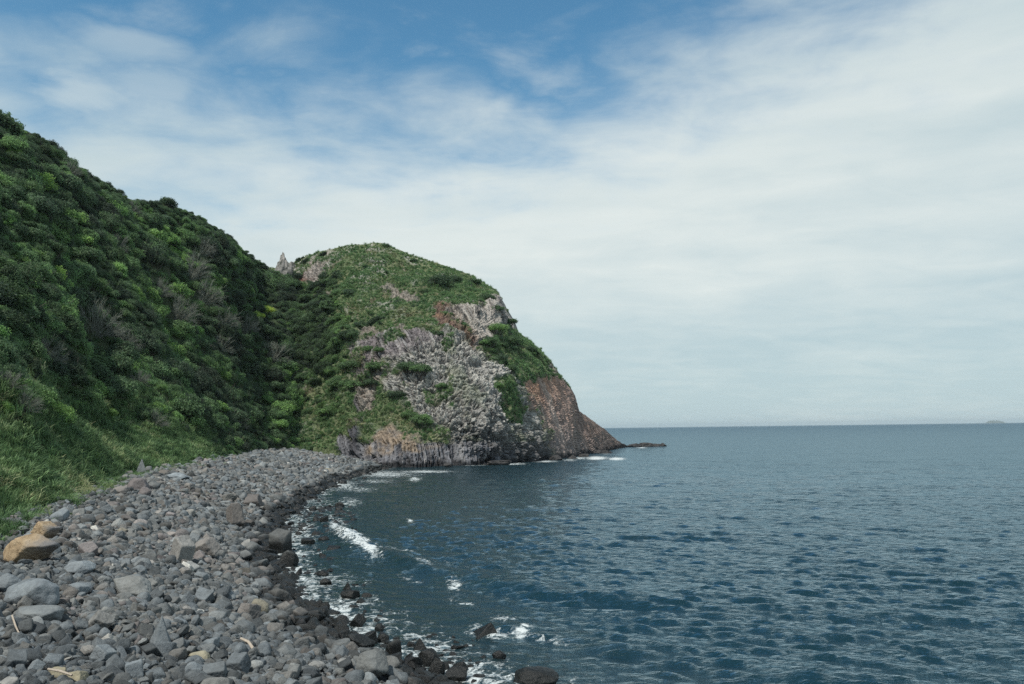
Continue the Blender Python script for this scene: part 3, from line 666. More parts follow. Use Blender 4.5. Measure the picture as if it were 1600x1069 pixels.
# --- boulders one can point at:  (px, bottom py, width, height, shape, seed, tone, hue, label)
HERO = [
 (50, 880, 90, 46, 'slab', 3, .6, .5, 'big tan and orange boulder with a grey end lying on the stones', 'tan'),
 (70, 853, 42, 28, 'block', 4, .6, .5, 'smaller orange boulder tucked behind the big tan boulder', 'tan'),
 (52, 952, 92, 44, 'slab', 7, .75, .05, 'large smooth blue grey slab boulder in front of the tan boulder', None),
 (62, 978, 66, 30, 'slab', 8, .75, .35, 'flat split grey boulder just in front of the large blue grey slab', None),
 (206, 935, 68, 34, 'slab', 10, .95, .55, 'broad pale grey double humped boulder on the open stones', None),
 (124, 900, 44, 24, 'slab', 11, .85, .1, 'flat pale blue boulder beside the shadow of the tan boulder', None),
 (138, 872, 30, 26, 'block', 13, .75, .8, 'pinkish grey boulder with a sloping face right of the tan boulders', None),
 (284, 882, 40, 44, 'block', 14, .95, .62, 'upright pale grey block with a flat shining face', None),
 (322, 872, 42, 32, 'block', 15, .8, .7, 'pale brownish block beside the upright pale grey block', None),
 (246, 1016, 44, 52, 'pyramid', 16, .62, .15, 'sharp pyramid shaped grey boulder standing out of the stones', None),
 (368, 826, 32, 40, 'block', 17, .38, .72, 'dark brown angular block set high above the wet stones', None),
 (396, 796, 28, 24, 'block', 18, .34, .75, 'dark brown block with a cracked top behind the angular brown block', None),
 (356, 788, 30, 18, 'slab', 19, .5, .6, 'low grey slab left of the cracked dark brown block', None),
 (216, 770, 32, 24, 'round', 20, .55, .82, 'rounded purple brown boulder near the grass edge', None),
 (226, 780, 20, 20, 'round', 21, .5, .82, 'small purple brown boulder leaning on the rounded purple one', None),
 (220, 743, 20, 26, 'pyramid', 22, .62, .3, 'pointed tilted slab standing up out of the grass edge', None),
 (256, 745, 16, 12, 'round', 23, .5, .85, 'small round purplish boulder at the end of the grass edge', None),
 (276, 752, 40, 14, 'slab', 24, 1.1, .1, 'long pale flat boulder behind the purplish boulder', None),
 (92, 817, 24, 22, 'slab', 25, .75, .05, 'leaning violet blue slab below the grass', None),
 (124, 809, 22, 16, 'block', 26, .75, .45, 'grey block with a dark shaded end beside the violet blue slab', None),
 (146, 833, 18, 13, 'block', 27, 1.0, 1.0, 'white topped dark stone in the middle of the upper beach', None),
 (196, 819, 24, 16, 'slab', 28, .3, .75, 'dark brown wedge of rock casting a black shadow', None),
 (188, 773, 26, 14, 'round', 29, .75, .72, 'pale pinkish boulder left of the purple brown boulder', None),
 (120, 930, 40, 20, 'slab', 30, .7, .1, 'low smooth blue boulder between the slab and the double humped boulder', None),
 (10, 930, 50, 34, 'round', 31, .6, .1, 'rounded blue boulder cut by the picture edge', None),
 (156, 988, 42, 34, 'block', 32, .75, .6, 'grey wedge boulder with a lit face in the near stones', None),
 (160, 1035, 38, 28, 'block', 33, .8, .2, 'angular light blue grey block in the near stones', None),
 (210, 1066, 32, 34, 'block', 34, .85, .15, 'upright pale blue block at the lower border', None),
 (302, 1062, 28, 28, 'round', 35, .65, .1, 'rounded smooth blue grey stone at the lower border', None),
 (25, 1048, 40, 34, 'block', 36, .4, .15, 'dark blue black block among the near stones', None),
 (56, 1052, 28, 24, 'block', 37, .65, .1, 'square cut blue block beside the dark blue black block', None),
 (88, 1058, 36, 18, 'slab', 38, .75, .95, 'long olive tan stone at the lower border', None),
 (120, 1068, 36, 22, 'block', 39, .8, .96, 'tan angular stone beside the long olive stone', None),
 (312, 1035, 32, 18, 'round', 40, .95, .94, 'oval olive grey stone in the near stones', None),
 (372, 1054, 36, 34, 'block', 41, .45, .1, 'dark blue faceted block near the driftwood', None),
 (336, 1066, 40, 30, 'block', 42, .5, .3, 'dark grey square block in front of the driftwood', None),
 (388, 970, 36, 28, 'block', 43, .62, .72, 'brownish grey block on the slope above the wet stones', None),
 (318, 944, 32, 26, 'block', 44, .7, .15, 'blue grey block high on the middle beach', None),
 (340, 976, 28, 22, 'round', 45, .8, .4, 'rounded speckled grey stone on the middle beach', None),
 (405, 962, 30, 26, 'round', 46, .85, .9, 'round warm grey stone with a pale band', None),
 (380, 880, 28, 20, 'block', 47, .55, .5, 'grey green block above the wet stones', None),
 (438, 868, 34, 40, 'block', 48, .25, .5, 'black wet block standing where the waves break', None),
 (452, 890, 28, 30, 'slab', 49, .3, .4, 'glossy wet slab leaning beside the black wet block', None),
 (560, 1020, 52, 30, 'slab', 50, .55, .2, 'flat grey slab at the top of the wet rocks near the water', None),
 (582, 1064, 50, 46, 'block', 51, .6, .5, 'cracked pale grey block among black wet rocks', None),
 (494, 1048, 30, 16, 'round', 52, .95, .6, 'small white grey round stone near the wet rocks', None),
 (400, 1048, 24, 18, 'round', 53, 1.1, .5, 'smooth oval pale stone beside the driftwood', None),
 (434, 944, 36, 24, 'block', 54, .3, .6, 'dark wet boulder at the edge of the foam', None),
]
WATER = [
 (762, 993, 44, 18, 'pyramid', 70, 'dark leaning rock washed by foam away from the shore'),
 (838, 1069, 70, 22, 'round', 71, 'long low black rock with a wet shine at the lower border'),
 (614, 1036, 26, 36, 'round', 72, 'tall egg shaped black rock standing in the foam'),
 (654, 1015, 26, 16, 'pyramid', 73, 'pointed black rock standing clear in the water'),
 (670, 1040, 34, 24, 'round', 74, 'rounded glossy black rock where the wave runs up'),
 (682, 1056, 26, 26, 'block', 75, 'square black rock below the rounded glossy one'),
 (576, 1008, 26, 20, 'block', 76, 'jagged black rock behind the tall egg shaped rock'),
 (598, 1004, 18, 14, 'round', 77, 'small round black rock behind the tall egg shaped rock'),
 (540, 924, 18, 14, 'pyramid', 78, 'small sharp black rock beyond the surf line'),
 (545, 935, 30, 12, 'slab', 79, 'flat black rock awash beside the small sharp rock'),
 (508, 914, 20, 10, 'slab', 80, 'low wet rock in the foam nearest the black wet block'),
 (504, 900, 18, 9, 'round', 81, 'low rounded wet rock in the shallows'),
 (558, 978, 26, 18, 'block', 82, 'black boulder at the tip of the surf'),
 (506, 819, 14, 13, 'block', 83, 'dark rock at the end of the breaking wave'),
 (530, 792, 16, 8, 'slab', 84, 'pale topped rock in the far shallows'),
 (712, 1064, 34, 20, 'block', 85, 'black block at the foot of the stones by the lower border'),
 (720, 1048, 22, 12, 'round', 86, 'small wet rock surrounded by white foam'),
 (780, 1030, 22, 8, 'round', 87, 'rock barely breaking the surface offshore'),
 (592, 986, 14, 8, 'round', 88, 'tiny black rock behind the foam band'),
 (520, 860, 20, 7, 'slab', 89, 'weedy flat rock inside the breaking wave'),
 (480, 850, 22, 9, 'slab', 90, 'weedy flat rock at the inner end of the shallows'),
 (505, 845, 18, 7, 'round', 91, 'dark round rock awash in the middle of the shallows'),
]
hero_pts = []; hero_objs = []
for (px, py, w_, h_, kind, sd_, tn_, hu_, lab, special) in HERO:
    g = hit_beach(px, py)
    if g is None: continue
    k_ = g[1] / FPX
    dims = (w_ * k_ / 2, w_ * k_ / 2 * (.78 if kind != 'slab' else .7), h_ * k_ / 2 * 1.12)
    Vs, Fs = stone_shape(900 + sd_, kind, dims, ICO4, 0.035)
    if special: Vs = Vs / dims[0]
    if sd_ == 3: Vs[:, 2] *= 1 - .42 * Vs[:, 0]; Vs[:, 1] *= 1 - .2 * Vs[:, 0]
    mm = mesh_from('boulder', Vs, Fs, True); mm.materials.append(m_tan if special else m_stone)
    o = obj('boulder', mm); o['tone'] = tn_; o['hue'] = hu_
    if special: o.scale = (dims[0],) * 3
    c_ = np.array([g[0] * (1 + dims[1] * .8 / g[1]), g[1] + dims[1] * .8, g[2] + dims[2] * .80 - 0.06])
    if sd_ == 4: c_ = c_ * np.array([1.05, 1.05, 1]) + np.array([0, 0, .1])
    o.location = c_
    tag(o, lab, 'boulder'); hero_pts.append((c_, max(dims[0], dims[1]), lab, px, py)); hero_objs.append(o)
def hit_water(px, py):
    a = unproj(px, py, 1.0) - CAM; t = -CAM[2] / a[2]; return CAM + a * t
for (px, py, w_, h_, kind, sd_, lab) in WATER:
    g = hit_water(px, py); k_ = g[1] / FPX
    dims = (w_ * k_ / 2, w_ * k_ / 2 * .75, max(h_ * k_ / 2 * 1.5, .18))
    Vs, Fs = stone_shape(900 + sd_, kind, dims, ICO4, 0.04)
    mm = mesh_from('wet_rock', Vs, Fs, True); mm.materials.append(m_stone)
    o = obj('wet_rock', mm); o['tone'] = .12 if sd_ != 84 else .7; o['hue'] = .5
    o.location = (g[0], g[1] + dims[1] * .6, dims[2] * .30); o.rotation_euler = (0, R(14) if sd_ == 70 else 0, 0)
    tag(o, lab, 'rock'); hero_pts.append((np.array(o.location), max(dims[0], dims[1]), lab, px, py))
HPT = np.array([h_[0] for h_ in hero_pts]); HRD = np.array([h_[1] for h_ in hero_pts])
# keep loose stones clear of the boulders
dm = np.linalg.norm(P_ST[:, None, :2] - HPT[None, :, :2], axis=2) - HRD[None] * .85 - ST[:, 2:3] * .5
free = dm.min(1) > 0
P_ST, ST, idx, rot_st, scl_st, hue_st, tone_st = [a[free] for a in (P_ST, ST, idx, rot_st, scl_st, hue_st, tone_st)]
# ---- the stones that show largest become objects of their own
px_, py_, zc_ = proj(P_ST); wpx = ST[:, 2] * 2 * FPX / zc_
inview = (px_ > 4) & (px_ < 1596) & (py_ < 1066) & (py_ > 640) & (ST[:, 3] > -0.02)
NIND = 250
order = np.argsort(-np.where(inview, wpx, 0))
pick = list(order[:NIND]); have = set(idx[pick])
for k in range(30):
    if k not in have:
        c_ = [i for i in order[NIND:] if idx[i] == k][0]; pick.append(c_)
def rank_words(k):
    if k == 1: return ['']
    if k == 2: return ['larger ', 'smaller ']
    ords = ['second', 'third', 'fourth', 'fifth', 'sixth', 'seventh', 'eighth', 'ninth', 'tenth', 'eleventh', 'twelfth', 'thirteenth']
    return ['largest '] + [ords[min(i, 12)] + ' largest ' for i in range(k - 2)] + ['smallest ']
def colour_word(t_, h_):
    base = 'white' if h_ > .99 else 'olive' if h_ > .93 else 'tan grey' if h_ > .87 else 'purple grey' if h_ > .76 else 'brown grey' if h_ > .62 else 'plain grey' if h_ > .45 else 'slate grey' if h_ > .28 else 'blue grey'
    return ('dark ' if t_ < .36 else 'pale ' if t_ > .72 else '') + base
SHORT = [' '.join(h_[2].split()) for h_ in hero_pts]
def short(lab):
    w_ = lab.split(' '); cut = [i for i, x in enumerate(w_) if x in ('lying', 'tucked', 'in', 'on', 'beside', 'with', 'just', 'right', 'standing', 'set', 'behind', 'left', 'near', 'leaning', 'at', 'below', 'cut', 'among', 'where', 'high', 'casting', 'above', 'washed', 'beyond', 'awash', 'barely', 'between', 'stands', 'surrounded', 'inside') and i >= 2]
    return ' '.join(w_[:cut[0]] if cut else w_[:5])
used_lab = {}
SHAPE = {'block': 'angular', 'round': 'rounded', 'slab': 'flat'}
proto_obj = {}
for i in pick:
    o = bpy.data.objects.new('stone', STP[idx[i]][0]); COL.objects.link(o)
    o.location = P_ST[i]; o.rotation_euler = rot_st[i]; o.scale = scl_st[i]; o['tone'] = float(tone_st[i]); o['hue'] = float(hue_st[i])
    j = int(np.argmin(np.hypot(px_[i] - np.array([h_[3] for h_ in hero_pts]), 1.3 * (py_[i] - np.array([h_[4] for h_ in hero_pts])))))
    ddx, ddy = px_[i] - hero_pts[j][3], py_[i] - hero_pts[j][4] + 12
    rel = ('right of' if ddx > 0 else 'left of') if abs(ddx) > abs(ddy) * 1.2 else ('in front of' if ddy > 0 else 'behind')
    lab = f"{colour_word(tone_st[i], hue_st[i])} {SHAPE[STP[idx[i]][1]]} stone {rel} the {short(hero_pts[j][2])}"
    for extra in ('', 'larger ', 'smaller ', 'wide ', 'steep '):
        if extra + lab not in used_lab: break
    used_lab.setdefault(lab, []).append((o, wpx[i]))
    o['category'] = 'stone'; o['group'] = 'loose stones lying on the beach'
    proto_obj.setdefault(idx[i], o)
for lab, L in used_lab.items():
    L.sort(key=lambda a: -a[1])
    words = rank_words(len(L))
    for (o, _), w_ in zip(L, words): o['label'] = w_ + lab
rest = np.ones(len(P_ST), bool); rest[pick] = False
protos = [proto_obj[k] for k in range(30)]
o = scatter('stones', P_ST[rest], rot_st[rest], scl_st[rest], idx[rest], tone_st[rest], hue_st[rest], protos)
tag(o, 'mass of loose grey stones and cobbles covering the beach', 'stones', kind='stuff')

# driftwood
m_wood, nt, out = new_mat('bleached_wood'); q = NT(nt)
tcs = q.node('ShaderNodeTexCoord'); wn_ = q.noise(q.mapping(tcs.outputs['Object'], (14, 14, 1.5)), 3, 5, .6)
q.link(q.pbsdf(q.ramp(wn_, [(.3, (.27, .22, .17)), (.7, (.48, .42, .35))]), .85, q.bump(wn_, .4, .02), .2).outputs[0], out.inputs[0])
def stick(pts, rad, name, lab, cat):
    V, F = [], []; ns = 7
    pts = np.array(pts, float)
    for i, p_ in enumerate(pts):
        t_ = pts[min(i + 1, len(pts) - 1)] - pts[max(i - 1, 0)]; t_ /= np.linalg.norm(t_)
        a_ = np.cross(t_, [0.1, 0.2, 1]); a_ /= np.linalg.norm(a_); b_ = np.cross(t_, a_)
        for k in range(ns):
            an = 2 * math.pi * k / ns; V.append(p_ + rad[i] * (a_ * math.cos(an) + b_ * math.sin(an)) * (1 + .15 * math.sin(3 * an + i)))
    for i in range(len(pts) - 1):
        for k in range(ns): F.append([i * ns + k, i * ns + (k + 1) % ns, (i + 1) * ns + (k + 1) % ns, (i + 1) * ns + k])
    c_ = np.array(V).mean(0); o = obj(name, mesh_from(name, np.array(V) - c_, np.array(F)), m_wood); o.location = c_; tag(o, lab, cat)
def on_beach(px, py, up): return hit_beach(px, py) + np.array([0, 0, up])
stick([on_beach(18, 982, .28), on_beach(24, 994, .2), on_beach(32, 1006, .14)], [.022, .02, .014], 'driftwood_stick', 'thin white straight stick lying among the near stones', 'driftwood')
stick([on_beach(376, 1011, .2), on_beach(388, 1018, .22), on_beach(393, 1024, .2), on_beach(400, 1031, .15)], [.03, .035, .04, .025], 'driftwood_branch', 'bent pinkish piece of driftwood among the dark blocks', 'driftwood')
stick([on_beach(74, 1063, .2), on_beach(92, 1066, .2), on_beach(112, 1071, .18)], [.02, .025, .02], 'driftwood_stick', 'pale driftwood stick lying beside the tan angular stone', 'driftwood')

# ------------------------------------------------------------------ reef, pinnacle, island
m_dark, nt, out = new_mat('dark_basalt'); q = NT(nt)
pos = q.node('ShaderNodeNewGeometry').outputs['Position']; nz_ = q.noise(pos, 1.1, 6, .65)
q.link(q.pbsdf(q.ramp(nz_, [(.3, (.022, .022, .024)), (.7, (.07, .066, .064))]), .75, q.bump(nz_, .7, .4), .3).outputs[0], out.inputs[0])
m_spire, nt, out = new_mat('pale_rock'); q = NT(nt)
pos = q.node('ShaderNodeNewGeometry').outputs['Position']; nz_ = q.noise(pos, .8, 7, .7)
q.link(q.pbsdf(q.ramp(nz_, [(.38, (.07, .075, .06)), (.5, (.2, .19, .175)), (.66, (.40, .37, .34))]), .9, q.bump(nz_, .8, .5), .2).outputs[0], out.inputs[0])
def rock_at(name, px, pyb, Y, w_, h_, kind, sd_, lab, mat, sink=.35, deep=.7, rough=.09):
    k_ = Y / FPX; g = unproj(px, pyb, Y); dims = (w_ * k_ / 2, w_ * k_ / 2 * deep, h_ * k_ / 2 / (1 - sink))
    Vs, Fs = stone_shape(sd_, kind, dims, ICO4, rough)
    o = obj(name, mesh_from(name, Vs, Fs), mat); o.location = (g[0], g[1], g[2] + dims[2] * (1 - 2 * sink)); tag(o, lab, 'rock'); return o
for a in [(990, 698.6, 280, 26, 6, 'block', 41, 'low dark reef rock touching the foot of the headland'), (1008, 698.4, 281, 24, 7, 'block', 47, 'middle hump of the dark reef off the headland'),
          (1024, 698.2, 282, 18, 5, 'slab', 43, 'small dark reef rock before the outermost one'), (1036, 698, 283, 12, 6, 'block', 44, 'outermost small peak of the dark reef'),
          (868, 718.5, 173, 22, 8, 'block', 45, 'black rock in foam at the base of the reddish cliff'), (893, 717.5, 178, 22, 7, 'pyramid', 46, 'black jagged rock with white water round it off the reddish cliff'),
          (912, 714, 190, 18, 5, 'block', 47, 'low black rock right of the jagged rock off the cliff'), (940, 708, 215, 34, 5, 'slab', 48, 'flat black ledge under the end of the reddish cliff'), (780, 725.5, 153, 40, 7, 'slab', 49, 'low black ledge under the honeycomb cliff'), (700, 727.5, 147, 14, 4, 'block', 50, 'small dark rock at the foot of the grey columns'), (602, 735, 141, 10, 5, 'block', 52, 'dark rock where the far beach meets the columns')]:
    rock_at('reef_rock' if a[0] > 960 else 'sea_rock', *a, m_dark)
rock_at('rock_pinnacle', 437, 442, 214, 46, 50, 'pyramid', 66, 'pale jagged rock pinnacle on the saddle between hillside and headland', m_spire, .1, .6, .16)
rock_at('rock_pinnacle', 456, 436, 219, 16, 28, 'block', 63, 'lower dark shoulder of rock beside the pale pinnacle', m_spire, .1, .7, .16)
# island on the horizon
ix = np.linspace(-1, 1, 60); iy = np.linspace(-1, 1, 24); IX, IY = np.meshgrid(ix, iy, indexing='ij')
prof = np.clip(1 - IX ** 4, 0, 1) * np.clip(1 - IY ** 2, 0, 1); IZ = 48 * prof ** .55 * (0.85 + .3 * noise(np.stack([IX * 2, IY, 0 * IX], -1), 1.5, 8)) - 1
m_isl, nt, out = new_mat('island_scrub'); q = NT(nt); q.link(q.pbsdf((.10, .12, .10, 1), .9).outputs[0], out.inputs[0])
o = obj('island', mesh_from('island', np.stack([IX * 125, IY * 60, IZ], -1).reshape(-1, 3), grid_faces(60, 24)), m_isl)
ip_ = unproj(1555, 661, 13000.); o.location = (ip_[0], ip_[1], 0); tag(o, 'faint low island on the horizon', 'island', kind='structure')

# ------------------------------------------------------------------ vegetation
def foliage_material(name, ramp, trans=0.28):
    m, nt, out = new_mat(name); q = NT(nt)
    tone = q.attr('tone', 'INSTANCER').outputs['Fac']; hue = q.attr('hue', 'INSTANCER').outputs['Fac']; lv = q.attr('lv').outputs['Fac']
    c = q.ramp(q.math('ADD', hue, q.math('MULTIPLY', q.math('SUBTRACT', lv, .5), .28), clamp=True), ramp)
    k = q.math('MULTIPLY', q.math('ADD', .68, q.math('MULTIPLY', tone, 1.1)), q.math('ADD', .5, q.math('MULTIPLY', lv, .9)))
    tv = q.node('ShaderNodeCombineColor')
    for i in range(3): q.link(k, tv.inputs[i])
    c = q.mix(1.0, c, tv.outputs[0], 'MULTIPLY')
    p = q.pbsdf(c, .55, None, .22); t = q.node('ShaderNodeBsdfTranslucent'); q.link(c, t.inputs[0])
    mx = q.node('ShaderNodeMixShader'); mx.inputs[0].default_value = trans; q.link(p.outputs[0], mx.inputs[1]); q.link(t.outputs[0], mx.inputs[2]); q.link(mx.outputs[0], out.inputs[0])
    return m
m_leaf = foliage_material('scrub_leaves', [(0, (.058, .082, .058)), (.25, (.072, .115, .064)), (.5, (.105, .175, .078)), (.75, (.150, .255, .085)), (.92, (.25, .36, .08)), (1, (.34, .40, .08))], .38)
m_grass = foliage_material('grass_blades', [(0, (.060, .112, .052)), (.4, (.098, .168, .072)), (.7, (.145, .21, .095)), (1, (.29, .28, .17))], .35)
m_twig, nt, out = new_mat('grey_twigs'); q = NT(nt)
tw = q.attr('lv').outputs['Fac']; q.link(q.pbsdf(q.ramp(tw, [(0, (.085, .095, .08)), (1, (.25, .26, .22))]), .9, None, .1).outputs[0], out.inputs[0])
m_bark, nt, out = new_mat('scrub_bark'); q = NT(nt)
pos = q.node('ShaderNodeNewGeometry').outputs['Position']; q.link(q.pbsdf(q.ramp(q.noise(pos, 6, 4), [(.3, (.07, .06, .05)), (.7, (.17, .15, .13))]), .9).outputs[0], out.inputs[0])

def crown_mesh(seed, nlobe, nleaf, leaf, flat=1.0, gap=.0):
    g = np.random.default_rng(seed)
    az = g.uniform(0, 6.28, nlobe); rad = np.sqrt(g.uniform(0.0, 1, nlobe)) * .68
    top = np.sqrt(np.maximum(0, 1 - (rad / .9) ** 2))
    cz = top * g.uniform(.35, .85, nlobe) * flat
    Cn = np.stack([rad * np.cos(az), rad * np.sin(az), cz], 1); Rl = g.uniform(.14, .36, nlobe); lt = g.uniform(0, 1, nlobe)
    li = g.choice(nlobe, nleaf, p=Rl ** 2 / (Rl ** 2).sum())
    dv = g.normal(size=(nleaf, 3)); dv[:, 2] = np.abs(dv[:, 2]) * g.choice([1.4, 1, 1, -.5], nleaf); dv /= np.linalg.norm(dv, axis=1, keepdims=True)
    c = Cn[li] + dv * (Rl[li] * g.uniform(.55, 1.22, nleaf) * (1 + .25 * noise(dv * 2 + li[:, None], 1.0, seed)))[:, None]
    nn = dv + g.normal(0, .55, (nleaf, 3)); nn /= np.linalg.norm(nn, axis=1, keepdims=True)
    t = np.cross(nn, g.normal(size=(nleaf, 3))); t /= np.linalg.norm(t, axis=1, keepdims=True); b_ = np.cross(nn, t)
    s_ = leaf * g.uniform(.6, 1.3, nleaf)[:, None]
    V = np.stack([c - t * s_, c - b_ * s_ * .5 + nn * s_ * .15, c + t * s_, c + b_ * s_ * .5 + nn * s_ * .15], 1).reshape(-1, 3)
    F = np.arange(nleaf * 4).reshape(-1, 4)
    lv = np.clip(g.normal(.5, .16, nleaf) + (lt[li] - .5) * .5, 0, 1)
    return mesh_from('foliage', V, F, False, {'lv': ('FACE', 'FLOAT', lv)})
def prism_mesh(name, segs, lvv=None):
    """segs: list of (p0, p1, r0, r1) -> three sided tapered twigs in one mesh"""
    A = np.array([s_[0] for s_ in segs]); Bq = np.array([s_[1] for s_ in segs]); r0 = np.array([s_[2] for s_ in segs])[:, None]; r1 = np.array([s_[3] for s_ in segs])[:, None]
    t = Bq - A; t /= np.linalg.norm(t, axis=1, keepdims=True) + 1e-9
    a = np.cross(t, np.array([.31, .2, .93])); a /= np.linalg.norm(a, axis=1, keepdims=True) + 1e-9; b_ = np.cross(t, a)
    ring = []
    for cc, rr_ in ((A, r0), (Bq, r1)):
        for k in range(3):
            an = 2.094 * k; ring.append(cc + rr_ * (a * math.cos(an) + b_ * math.sin(an)))
    V = np.stack(ring, 1).reshape(-1, 3); base = np.arange(len(segs))[:, None] * 6
    F = np.concatenate([base + np.array([[k, (k + 1) % 3, 3 + (k + 1) % 3, 3 + k]]) for k in range(3)])
    lv = np.tile(np.asarray(lvv if lvv is not None else np.full(len(segs), .5)), 3)
    return mesh_from(name, V, F, False, {'lv': ('FACE', 'FLOAT', lv)})
def stems_mesh(seed):
    g = np.random.default_rng(seed); segs = []
    for k in range(7):
        an = g.uniform(0, 6.28); p = np.array([0.08 * math.cos(an), .08 * math.sin(an), -.45]); dirv = np.array([math.cos(an) * .45, math.sin(an) * .45, 1.0]); r_ = .035
        for s_ in range(3):
            p2 = p + dirv * .28 + g.normal(0, .04, 3); segs.append((p, p2, r_, r_ * .7)); r_ *= .7
            for q_ in range(2): segs.append((p2, p2 + (dirv * .2 + g.normal(0, .2, 3)), r_ * .8, r_ * .4))
            p = p2
    return prism_mesh('stems', segs)
def bare_mesh(seed):
    g = np.random.default_rng(seed); segs = []; lv = []
    for k in range(46):
        an = g.uniform(0, 6.28); el = math.asin(g.uniform(.05, 1)); ln = g.uniform(.75, 1.08)
        tip = np.array([math.cos(an) * math.cos(el), math.sin(an) * math.cos(el), math.sin(el) * .95]) * ln
        p = np.array([math.cos(an) * .06, math.sin(an) * .06, -.25]); r_ = .014
        pts = [p, p + (tip - p) * .35 + np.array([0, 0, .10]), p + (tip - p) * .7 + np.array([0, 0, .07]), tip]
        tv_ = g.uniform(.1, .9)
        for i in range(3):
            a_, b_ = pts[i] + g.normal(0, .02, 3), pts[i + 1]; segs.append((a_, b_, r_, r_ * .75)); lv.append(tv_); r_ *= .75
            d0 = (b_ - a_) / np.linalg.norm(b_ - a_)
            for q_ in range(2 + i * 4):
                s0 = a_ + (b_ - a_) * g.uniform(.2, 1); e = s0 + d0 * g.uniform(.1, .22) + g.normal(0, .075, 3)
                segs.append((s0, e, .0065, .003)); lv.append(g.uniform(.1, 1)); segs.append((e, e + d0 * .08 + g.normal(0, .06, 3), .004, .002)); lv.append(g.uniform(.2, 1))
    return prism_mesh('twigs', segs, lv)
def tuft_mesh(seed, nb=60):
    g = np.random.default_rng(seed); V = []; F = []; lv = []
    for k in range(nb):
        an = g.uniform(0, 6.28); rad = abs(g.normal(0, .22)); b0 = np.array([rad * math.cos(an), rad * math.sin(an), -.1]); an2 = an + g.normal(0, .6)
        ln = g.uniform(.5, 1.1); bend = g.uniform(.15, .7); dirv = np.array([math.cos(an2), math.sin(an2), 0]); sd_ = np.array([-dirv[1], dirv[0], 0]) * g.uniform(.016, .034)
        m_ = b0 + dirv * bend * .3 * ln + np.array([0, 0, .62 * ln]); e = b0 + dirv * bend * ln + np.array([0, 0, (.95 - .35 * bend) * ln])
        i = len(V); V += [b0 - sd_, b0 + sd_, m_ + sd_ * .8, m_ - sd_ * .8, e + sd_ * .15, e - sd_ * .15]; F += [[i, i + 1, i + 2, i + 3], [i + 3, i + 2, i + 4, i + 5]]; lv += [g.uniform(0, 1)] * 2
    return mesh_from('grass_tuft', np.array(V), np.array(F), False, {'lv': ('FACE', 'FLOAT', lv)})
CROWN = [crown_mesh(40 + k, 30 + 5 * (k % 4), 5200, .044 + .009 * (k % 3), (1.0, .85, 1.15, .7)[k % 4]) for k in range(8)]
for m_ in CROWN: m_.materials.append(m_leaf)
STEMS = [stems_mesh(60 + k) for k in range(3)]
for m_ in STEMS: m_.materials.append(m_bark)
BARE = [bare_mesh(70 + k) for k in range(4)]
for m_ in BARE: m_.materials.append(m_twig)
TUFT = [tuft_mesh(80 + k) for k in range(5)]
for m_ in TUFT: m_.materials.append(m_grass)

# surfaces as point lists with screen position of each vertex
def tri_sample(Gd, n_, seed):
    """area-uniform random points on a grid surface -> positions, fractional indices"""
    g = np.random.default_rng(seed)
    e1 = Gd[1:, :-1] - Gd[:-1, :-1]; e2 = Gd[:-1, 1:] - Gd[:-1, :-1]
    ar = np.linalg.norm(np.cross(e1, e2), axis=-1).ravel(); k = g.choice(len(ar), n_, p=ar / ar.sum())
    iu, iv = np.unravel_index(k, e1.shape[:2]); a, b_ = g.random(n_), g.random(n_)
    P = Gd[iu, iv] * ((1 - a) * (1 - b_))[:, None] + Gd[iu + 1, iv] * (a * (1 - b_))[:, None] + Gd[iu, iv + 1] * ((1 - a) * b_)[:, None] + Gd[iu + 1, iv + 1] * (a * b_)[:, None]
    return P, iu, iv
hx, hy, hz_ = proj(H.reshape(-1, 3)); kx_, ky_, kz_ = proj(K2.reshape(-1, 3))
def hit_grid(px, py, which):
    X_, Y_, Z_, G_ = (hx, hy, hz_, H) if which == 'hill' else (kx_, ky_, kz_, K2)
    dd = np.hypot(X_ - px, Y_ - py); c = np.where(dd < dd.min() + 3.0)[0]
    return G_.reshape(-1, 3)[c[np.argmin(Z_[c])]]

shrub_n = [0]
FOL_PROTO = {}
def make_shrub(P, rad, hgt, k, tone, hue, label, group=None, rotz=None, cat='shrub', name='shrub'):
    e = bpy.data.objects.new(name, None); COL.objects.link(e); e.empty_display_size = .2
    e.location = P; e.rotation_euler = (0, 0, random.uniform(0, 6.28) if rotz is None else rotz); e.scale = (rad, rad, hgt)
    f = bpy.data.objects.new('foliage', CROWN[k]); COL.objects.link(f); f.parent = e; f['tone'] = tone; f['hue'] = hue
    s_ = bpy.data.objects.new('stems', STEMS[k % 3]); COL.objects.link(s_); s_.parent = e
    tag(e, label, cat, group); FOL_PROTO.setdefault(k, f); return e
def make_bare(P, rad, hgt, k, label, group=None):
    o = bpy.data.objects.new('bare_shrub', BARE[k]); COL.objects.link(o); o.location = P; o.scale = (rad, rad, hgt); o.rotation_euler = (R(-8), R(18), random.uniform(-.4, .4)); tag(o, label, 'shrub', group)

